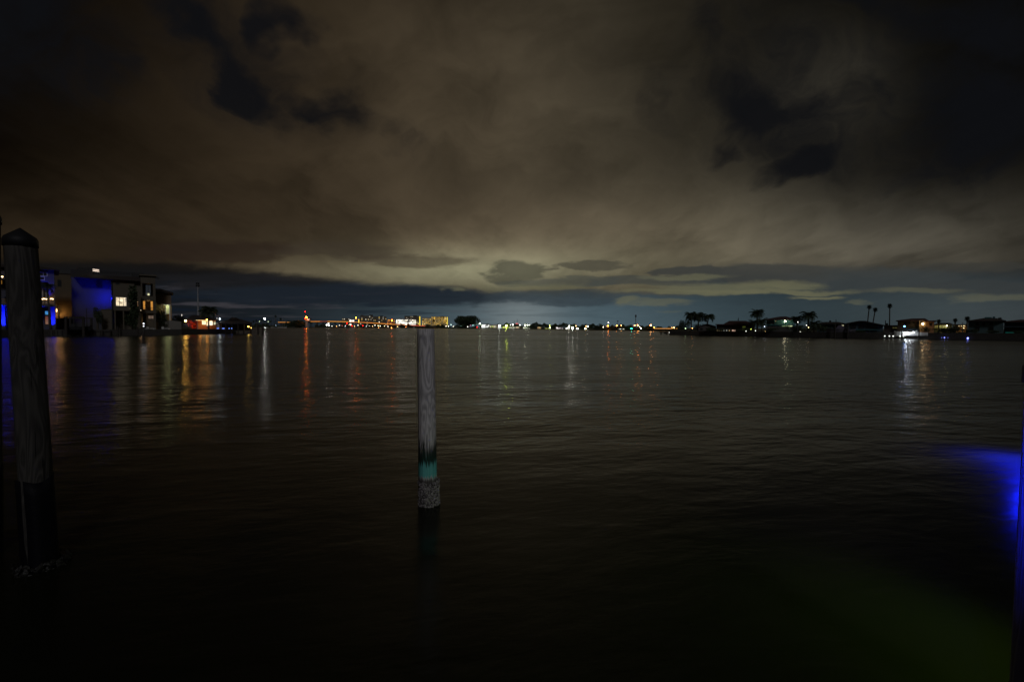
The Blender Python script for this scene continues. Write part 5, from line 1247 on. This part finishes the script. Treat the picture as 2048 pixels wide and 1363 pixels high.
MB().box(X(1658, Y), X(1662, Y), Y+3.5, Y+5, Z(646, 1660, Y), Z(640, 1660, Y)).build('chimney', M_ROOF, rf); MB().tube([(X(1672, Y), Y+4, Z(645, 1672, Y)), (X(1672, Y), Y+4, Z(638, 1672, Y))], .07, 6).tube([(X(1671, Y), Y+4, Z(640.3, 1672, Y)), (X(1673.4, Y), Y+4, Z(640.3, 1672, Y))], .04, 5).build('aerial', M_DMETAL, rf)
W(h, 1642, 652, 1650, 660, Y, M_GLASS, M_DFRAME); W(h, 1668, 652, 1676, 660, Y, M_GLASS, M_DFRAME)
W(h, 1683.5, 649.6, 1687.5, 651.2, Y, glow((1, .95, .6), .9), M_DFRAME, 'window', 0, .03)
frame(1680, 108)
Y = 108.0; cb = thing('covered_boat', 'boat under a pale draped cover on a lift before the black low house', 'boat', (X(1681, Y), Y, 0))
mb = MB(); hull(mb, X(1682, Y), Y+.2, 1.1, 5.6, 2.0, .9, -1); mb.build('hull', mat('dim_boat_white', (.16, .15, .19), .5, .2), cb)
mb = MB(); mb.prism([(X(1671, Y), 2.05), (X(1694, Y), 2.05), (X(1690, Y), 2.5), (X(1682, Y), 3.0), (X(1676, Y), 2.9)], Y-.8, Y+1.2); mb.build('cover', mat('dim_canvas', (.14, .12, .17), .9, .25, 2), cb)
for px in (1670, 1695): MB().tube([(X(px, Y), Y-1, -1), (X(px, Y), Y-1, 3.2)], .17, 8).build('lift_post', M_WOODD, cb)
frame(1725, 114); Y = 114.0
h = thing('broad_gable_house', 'broad slate-blue house with a low wide roof under the two leaning fan palms', 'house', (X(1725, Y), Y, RZ))
mb = MB(); mb.prism([(X(1690, Y), RZ), (X(1766, Y), RZ), (X(1766, Y), Z(651, 1766, Y)), (X(1724, Y), Z(643.2, 1724, Y)), (X(1690, Y), Z(649, 1690, Y))], Y, Y+10); mb.build('wall', M_SLATE, h)
mb = MB(); mb.prism([(X(1685, Y), Z(648.6, 1685, Y)), (X(1724, Y), Z(643, 1724, Y)), (X(1771, Y), Z(651.8, 1771, Y)), (X(1771, Y), Z(650.2, 1771, Y)), (X(1730, Y), Z(641.3, 1730, Y)), (X(1718, Y), Z(641.2, 1718, Y)), (X(1685, Y), Z(647, 1685, Y))], Y-.9, Y+10.6); mb.build('roof', M_ROOF, h)
for a in (1702, 1718.5, 1733, 1745): W(h, a, 649 if a < 1740 else 650.5, a+9, 656, Y, M_GLASS, M_DFRAME, 'window', 1)
mb = MB(); mb.box(X(1700, Y), X(1758, Y), Y-1.6, Y-.003, Z(659.6, 1730, Y), Z(658.2, 1730, Y)); mb.build('balcony', M_TEAL, h)
for a in (1701, 1720, 1739, 1757): MB().box(X(a, Y)-.1, X(a, Y)+.1, Y-1.5, Y-1.3, RZ, Z(659.6, a, Y)-.002).build('column', M_SLATE, h)
W(h, 1728, 664, 1736, 670, Y, glow((.25, .25, .9), .03, .5), M_DFRAME, 'window', 1)
frame()
fan_palm(1734, 674, 613.8, 1738.5, 126, 5.6, 'tall slender fan palm, left of the leaning pair above the broad slate-blue house', RZ, 131, GR, .13)
fan_palm(1744, 674, 619.2, 1750.5, 125, 5.6, 'tall slender fan palm, right and lower of the leaning pair', RZ, 132, GR, .13)
fan_palm(1779, 674, 611.5, 1779.5, 122, 6.0, 'tall straight fan palm standing alone right of the leaning pair', RZ, 133, GR, .13)
frame(1776, 118); Y = 118.0
h = thing('link_building', 'low dark flat building with a round-topped stack beside the lone fan palm', 'building', (X(1780, Y), Y, RZ))
mb = MB(); B(mb, 1768, 1796, 651.5, Y, 7, RZ); mb.build('wall', M_DK, h); mb = MB(); mb.box(X(1767, Y), X(1798, Y), Y-.4, Y+7.3, Z(651.5, 1780, Y)+.002, Z(650, 1780, Y)); mb.build('roof', M_ROOF, h)
mb = MB(); B(mb, 1770.5, 1776, 646, Y+2, 2, RZ); mb.tube([(X(1770.6, Y), Y+2.4, Z(650, 1770, Y)), (X(1770.6, Y), Y+2.4, Z(640, 1770, Y))], .09, 6); mb.build('chimney', M_ROOF, h); W(h, 1785, 654, 1794, 656.5, Y, glow((.9, .8, .2), .06, .5), M_DFRAME)
frame(1830, 114); Y = 114.0
h = thing('villa', 'beige villa with a hip roof and warm lit right wing, behind the brightly lit boat', 'house', (X(1830, Y), Y, RZ))
mb = MB(); B(mb, 1795, 1838, 641.5, Y, 9, RZ); mb.build('wall', mat('sand_stucco', (.10, .085, .07), .9, .2, 1.0, .2), h)
mb = MB(); B(mb, 1838.2, 1852, 640, Y-1, 9, RZ); B(mb, 1852.2, 1868, 643.5, Y-2.2, 9, RZ); mb.build('wing_wall', mat('lit_sand_stucco', (.32, .22, .13), .9, .2, 1.0, .2), h)  # wing: warm lamp light painted in as a lighter stucco copy
mb = MB(); mb.hip(X(1791.5, Y), X(1856, Y), Y-1, Y+10, Z(642, 1820, Y), Z(635.8, 1830, Y), X(1824, Y), X(1850, Y), .2); mb.hip(X(1849, Y), X(1871, Y), Y-3, Y+7, Z(643.4, 1860, Y-3), Z(640.4, 1860, Y), None, None, .2); mb.build('roof', M_ROOFR, h)
for a, w in ((1809.5, 3), (1817.5, 2.2), (1826, 2.6), (1833.5, 2.2)): W(h, a, 643.5, a+w, 646.8, Y, M_GLASS, M_DFRAME, 'window', 0, .06)
W(h, 1841, 643.5, 1844, 646.5, Y-1, M_GLASS, M_DFRAME, 'window', 0, .06); W(h, 1859, 646.5, 1863, 651, Y-2.2, M_GLASS, M_DFRAME, 'window', 0, .06)
lens(h, 1845.6, 647.4, Y-1.7, 1.3, (1, .82, .45), 30, 'wall_lamp'); light('POINT', P3(1845.6, 648, Y-2.6), (1, .55, .2), 16, h, .2); light('POINT', P3(1859, 653, Y-4.2), (1, .42, .12), 9, h, .2); light('POINT', P3(1854, 640.5, Y-3.4), (1, .45, .12), 6, h, .2)
frame()
leafy('garden_shrub', 1853, 676, 652, 22, 104, 'black shrub under the lit wing of the villa', RZ, 'shrub', None, 800, 141, .9, 7, False)
leafy('garden_shrub', 1830, 676, 652, 24, 106, 'black shrub under the middle of the villa, behind the lit boat', RZ, 'shrub', None, 700, 142, .9, 7, False)
post_lamp(1809, 652.2, 105, 1.1, (.10, .30, 1), 26, 'deep blue lamp above the left end of the brightly lit boat', RZ, None, 'blue_lamp', 4, cat='lamp')
# the brightly lit boat on its lift
frame(1822, 98.5); Y = 98.5
bt = thing('motor_boat', 'white motor boat on a lift under a dazzling white lamp', 'boat', (X(1822, Y), Y, 0))
mb = MB(); hull(mb, X(1821.5, Y), Y, Z(673, 1820, Y), 2.7*1.02*2, 2.0, .95, -1); mb.build('hull', M_WHITEP, bt)
mb = MB(); mb.prism([(X(1817, Y), Z(668, 1817, Y)), (X(1829, Y), Z(668, 1829, Y)), (X(1828, Y), Z(664.5, 1828, Y)), (X(1820, Y), Z(664, 1820, Y))], Y-.6, Y+.6); mb.build('cabin', M_WHITEP, bt)
mb = MB(); mb.tube([(X(1826, Y), Y-.5, Z(665, 1826, Y)), (X(1834.5, Y), Y-.7, Z(659.8, 1834, Y))], .05, 6); mb.tube([(X(1828, Y), Y+.5, Z(665, 1828, Y)), (X(1834.8, Y), Y+.5, Z(661.4, 1834, Y))], .05, 6); mb.build('rail', M_WHITEP, bt)
mb = MB(); mb.box(X(1834, Y)-.28, X(1834, Y)+.28, Y-.3, Y+.3, Z(671, 1834, Y), Z(665, 1834, Y)); mb.build('outboard_motor', M_DMETAL, bt)
rp3 = thing('lift_canopy', 'dark flat canopy on four posts over the dazzling white boat', 'canopy', (X(1822, Y), Y, 0))
mb = MB(); mb.hip(X(1803, Y), X(1839, Y), Y-2, Y+2.4, Z(659.5, 1820, Y), Z(656.5, 1820, Y), X(1812, Y), X(1830, Y), .1); mb.build('roof', M_SLATE, rp3)
for px in (1804, 1838):
    for dy in (-1.8, 2.2): MB().tube([(X(px, Y), Y+dy, -1), (X(px, Y), Y+dy, Z(659.5, px, Y)-.002)], .10, 8).build('post', M_WOODD, rp3)
lens(rp3, 1812.3, 665.6, Y-1.3, 1.7, (.86, .92, 1), 48, 'canopy_lamp'); lens(rp3, 1826.5, 664, Y-1.3, 1.2, (.86, .92, 1), 12, 'canopy_lamp')
MB().box(X(1812.3, Y)-.03, X(1812.3, Y)+.03, Y-1.33, Y-1.27, Z(663.4, 1812, Y), Z(659.5, 1812, Y)).build('lamp_rod', M_DMETAL, rp3); MB().box(X(1826.5, Y)-.03, X(1826.5, Y)+.03, Y-1.33, Y-1.27, Z(662.4, 1826, Y), Z(659.5, 1826, Y)).build('lamp_rod', M_DMETAL, rp3)
light('POINT', P3(1820, 664, Y-2.4), (.86, .92, 1), 26, rp3, .2)
frame()
def dlight(px, py, Y, c, k, r, label, group):
    t = thing('dock_light', label, 'dock light', (X(px, Y), Y, 0), group); p = pt(px, py, Y)
    MB().tube([(p.x, p.y+.05, -.8), (p.x, p.y+.05, p.z+.02)], [.13, .11], 8).build('post', M_WOODD, t); lens(t, px, py, Y-.12, r, c, k)
for px, py, lab in ((1769.5, 671.6, 'warm white dock light, leftmost of five before the lit boat'), (1778.8, 671.7, 'white dock light, second of five before the lit boat'), (1786.4, 671.8, 'white dock light, middle of five before the lit boat'), (1800.3, 672.2, 'white dock light, fourth of five before the lit boat'), (1807, 672.2, 'white dock light, nearest of five to the lit boat')):
    dlight(px, py, 99.3, (.9, .95, .85), 4, .85, lab, 'white dock lights beside the lit boat')
for px, py, k, r, lab in ((1883.4, 674.8, .8, .7, 'faint blue dock light, leftmost of four below the arched building'), (1889, 674.8, 4, .9, 'bright blue dock light, second of four below the arched building'), (1895.6, 675, .6, .65, 'faint blue dock light, third of four below the arched building'), (1899.6, 675.2, 3, .75, 'bright blue dock light, rightmost of four below the arched building')):
    dlight(px, py, 94.3, (.22, .25, 1), k, r, lab, 'blue dock lights on the right shore')
for px, r, lab in ((1935.6, 1.3, 'blue-white dock light, larger of the pair before the big pale house'), (1939.7, 1.0, 'blue-white dock light, smaller of the pair before the big pale house')):
    dlight(px, 675.9, 92.2, (.20, .24, 1), 7, r, lab, 'blue dock lights on the right shore')
for px, r, k, lab in ((1962.5, .9, .8, 'faint pale blue dock light before the big pale house'), (1966, 1.1, 3.0, 'pale blue dock light before the big pale house'), (1931, .7, .4, 'very faint dock light left of the big pale house')):
    dlight(px, 668.9 if px > 1940 else 667.2, 92.8, (.45, .75, 1), k, r, lab, 'blue dock lights on the right shore')
# arched building, lit porch, palms
frame(1888, 122); Y = 122.0
h = thing('arched_building', 'low building with dim yellow arched openings right of the villa', 'building', (X(1888, Y), Y, RZ))
mb = MB(); B(mb, 1868, 1904, 650, Y, 8, RZ); mb.build('wall', M_BEIGE, h); mb = MB(); mb.hip(X(1866, Y), X(1907, Y), Y-.8, Y+9, Z(650, 1888, Y), Z(645, 1888, Y), X(1878, Y), X(1900, Y), .2); mb.build('roof', M_ROOF, h)
for i, a in enumerate((1869.5, 1874.5, 1879.5, 1885, 1890)): W(h, a, 650.6, a+3.4, 655, Y, glow((1, .7, .3) if i < 2 else (.85, .85, .3), .12, .5), M_FRAME, 'window', 0, .08)
lens(h, 1893.8, 651, Y-.6, 1.0, (1, .95, .55), 8, 'wall_lamp'); light('POINT', P3(1892, 652, Y-1.5), (1, .85, .3), 14, h, .15); light('POINT', P3(1880, 657, Y-1.8), (.9, .85, .1), 14, h, .15)
frame(1926, 124); Y = 124.0
h = thing('lit_porch', 'small two-level porch with bright warm windows left of the big pale house', 'house', (X(1926, Y), Y, RZ))
mb = MB(); B(mb, 1906, 1934.5, 649.5, Y, 7, RZ); mb.build('wall', mat('warm_tan_stucco', (.22, .14, .07), .9, .2), h); mb = MB(); mb.box(X(1905, Y), X(1935.5, Y), Y-1.4, Y+7.3, Z(649.5, 1920, Y)+.002, Z(648.2, 1920, Y)); mb.build('roof', M_ROOF, h)
for a, b, y0_, y1_, k in ((1908, 1911.5, 650.6, 652, .35), (1916.5, 1919.5, 650.8, 652.2, .7), (1921.5, 1924, 650.8, 652.4, 1.4), (1926, 1930, 650.8, 652.4, 2.2), (1924.5, 1929, 654.8, 656.6, 2.6)): W(h, a, y0_, b, y1_, Y, glow((1, .78, .38), k, .3), M_DFRAME, 'window', 0, .05)
for a in (1925, 1933.6): MB().box(X(a, Y)-.12, X(a, Y)+.12, Y-1.3, Y-1.1, RZ, Z(649.5, a, Y)).build('column', M_PALE, h)
light('POINT', P3(1928, 656.5, Y-1.0), (1, .6, .2), 20, h, .15)
frame()
fan_palm(1877, 674, 642.5, 1877.5, 108, 5.0, 'short fan palm right of the villa, leftmost of four small ones', RZ, 151, GR, .14); fan_palm(1910, 674, 640.5, 1910.5, 108, 5.2, 'short fan palm over the dark shrubs right of the arched building', RZ, 152, GR, .14)
fan_palm(1934, 674, 637.5, 1934.5, 107, 6.2, 'short fan palm at the left corner of the big pale house', RZ, 153, GR, .14); fan_palm(1999.5, 674, 638.5, 1999.5, 112, 5.0, 'palm crown showing over the roof of the big pale house', RZ, 154, GR, .14)
post_lamp(1925.3, 645, 116, .4, WHITE, .01, 'unlit thin lamp post left of the big pale house', RZ, None, 'street_lamp')
for i, (px, yt, w, Yq, lab) in enumerate(((1884, 656, 34, 101, 'broad black shrub behind the four blue dock lights'), (1912, 652, 34, 99.5, 'tall broad black shrub left of the big pale house'), (1945, 658, 26, 97.5, 'black shrub before the left part of the big pale house'), (1984, 660, 30, 96, 'low black shrub before the middle of the big pale house'), (1754, 663, 24, 104, 'low black shrub before the right part of the broad slate-blue house'), (2036, 661, 30, 92, 'low black shrub at the right edge of the shore'))):
    leafy('garden_shrub', px, 676, yt, w, Yq, lab, RZ, 'shrub', None, 1000, 160+i, .9, 9, False)
frame(1972, 108); Y = 108.0
h = thing('big_house', 'big pale teal house with a low roof carrying square chimneys, near the right edge', 'house', (X(1972, Y), Y, RZ))
mb = MB(); B(mb, 1936, 2007, 642.5, Y, 11, RZ); mb.build('wall', mat('pale_teal_stucco', (.09, .15, .165), .9, .2, 1.0, .2), h)
rf = MB(); rf.hip(X(1933, Y), X(2012, Y), Y-1, Y+12, Z(642.6, 1970, Y), Z(634.8, 1975, Y), X(1967, Y), X(1990, Y), .2); rf = rf.build('roof', M_ROOF, h)
for a, b, yt in ((1968.5, 1983, 633.2), (1985, 1990, 632)): MB().box(X(a, Y), X(b, Y), Y+4.6, Y+6.2, Z(637, a, Y), Z(yt, a, Y)).build('chimney', M_TEAL, rf)
for a in (1952, 1965, 1980): W(h, a, 645.5, a+4, 650, Y, M_GLASS, M_DFRAME, 'window', 1)
for a in (1952, 1980): W(h, a, 654, a+6, 660, Y, M_GLASS, M_DFRAME, 'window', 1)
frame(2040, 106); Y = 106.0
h = thing('edge_house', 'dark house at the right edge with a teal lit strip under its porch', 'house', (X(2035, Y), Y, RZ))
mb = MB(); B(mb, 2008, 2085, 644.5, Y, 10, RZ); mb.build('wall', M_SLATE, h); mb = MB(); mb.hip(X(2003, Y), X(2095, Y), Y-1, Y+11, Z(644.4, 2040, Y), Z(638.2, 2050, Y), X(2040, Y), X(2070, Y), .2); mb.build('roof', M_ROOFR, h)
mb = MB(); mb.box(X(2000, Y), X(2060, Y), Y-2, Y-.003, Z(653.8, 2030, Y), Z(652.2, 2030, Y)); mb.build('porch_roof', M_SLATE, h)
MB().box(X(2011, Y), X(2035, Y), Y-.06, Y-.004, Z(665.2, 2022, Y), Z(664.2, 2022, Y)).build('light_strip', glow((.02, .75, .6), .10, .5), h)
for a in (2012, 2030, 2050): W(h, a, 656, a+8, 662, Y, M_GLASS, M_DFRAME, 'window', 1)
frame()

for n, lab, cat in (('water', 'dark rippled bay water with broken light reflections', 'water'), ('lawn', 'dark lawn under the houses on the left shore', 'ground'), ('shore_lawn', 'dark ground under the houses on the right shore', 'ground'),
                    ('far_shore', 'low dark far shore under the town lights', 'ground'), ('patio', 'pale paved patio edge below the hip roof house', 'patio'),
                    ('distant_trees', 'dark tree line along the far shore behind the shops', 'trees'), ('distant_bushes', 'low dark bushes along the far shore under the bridge', 'bushes')):
    o = bpy.data.objects.get(n)
    if o: o['label'] = lab; o['category'] = cat
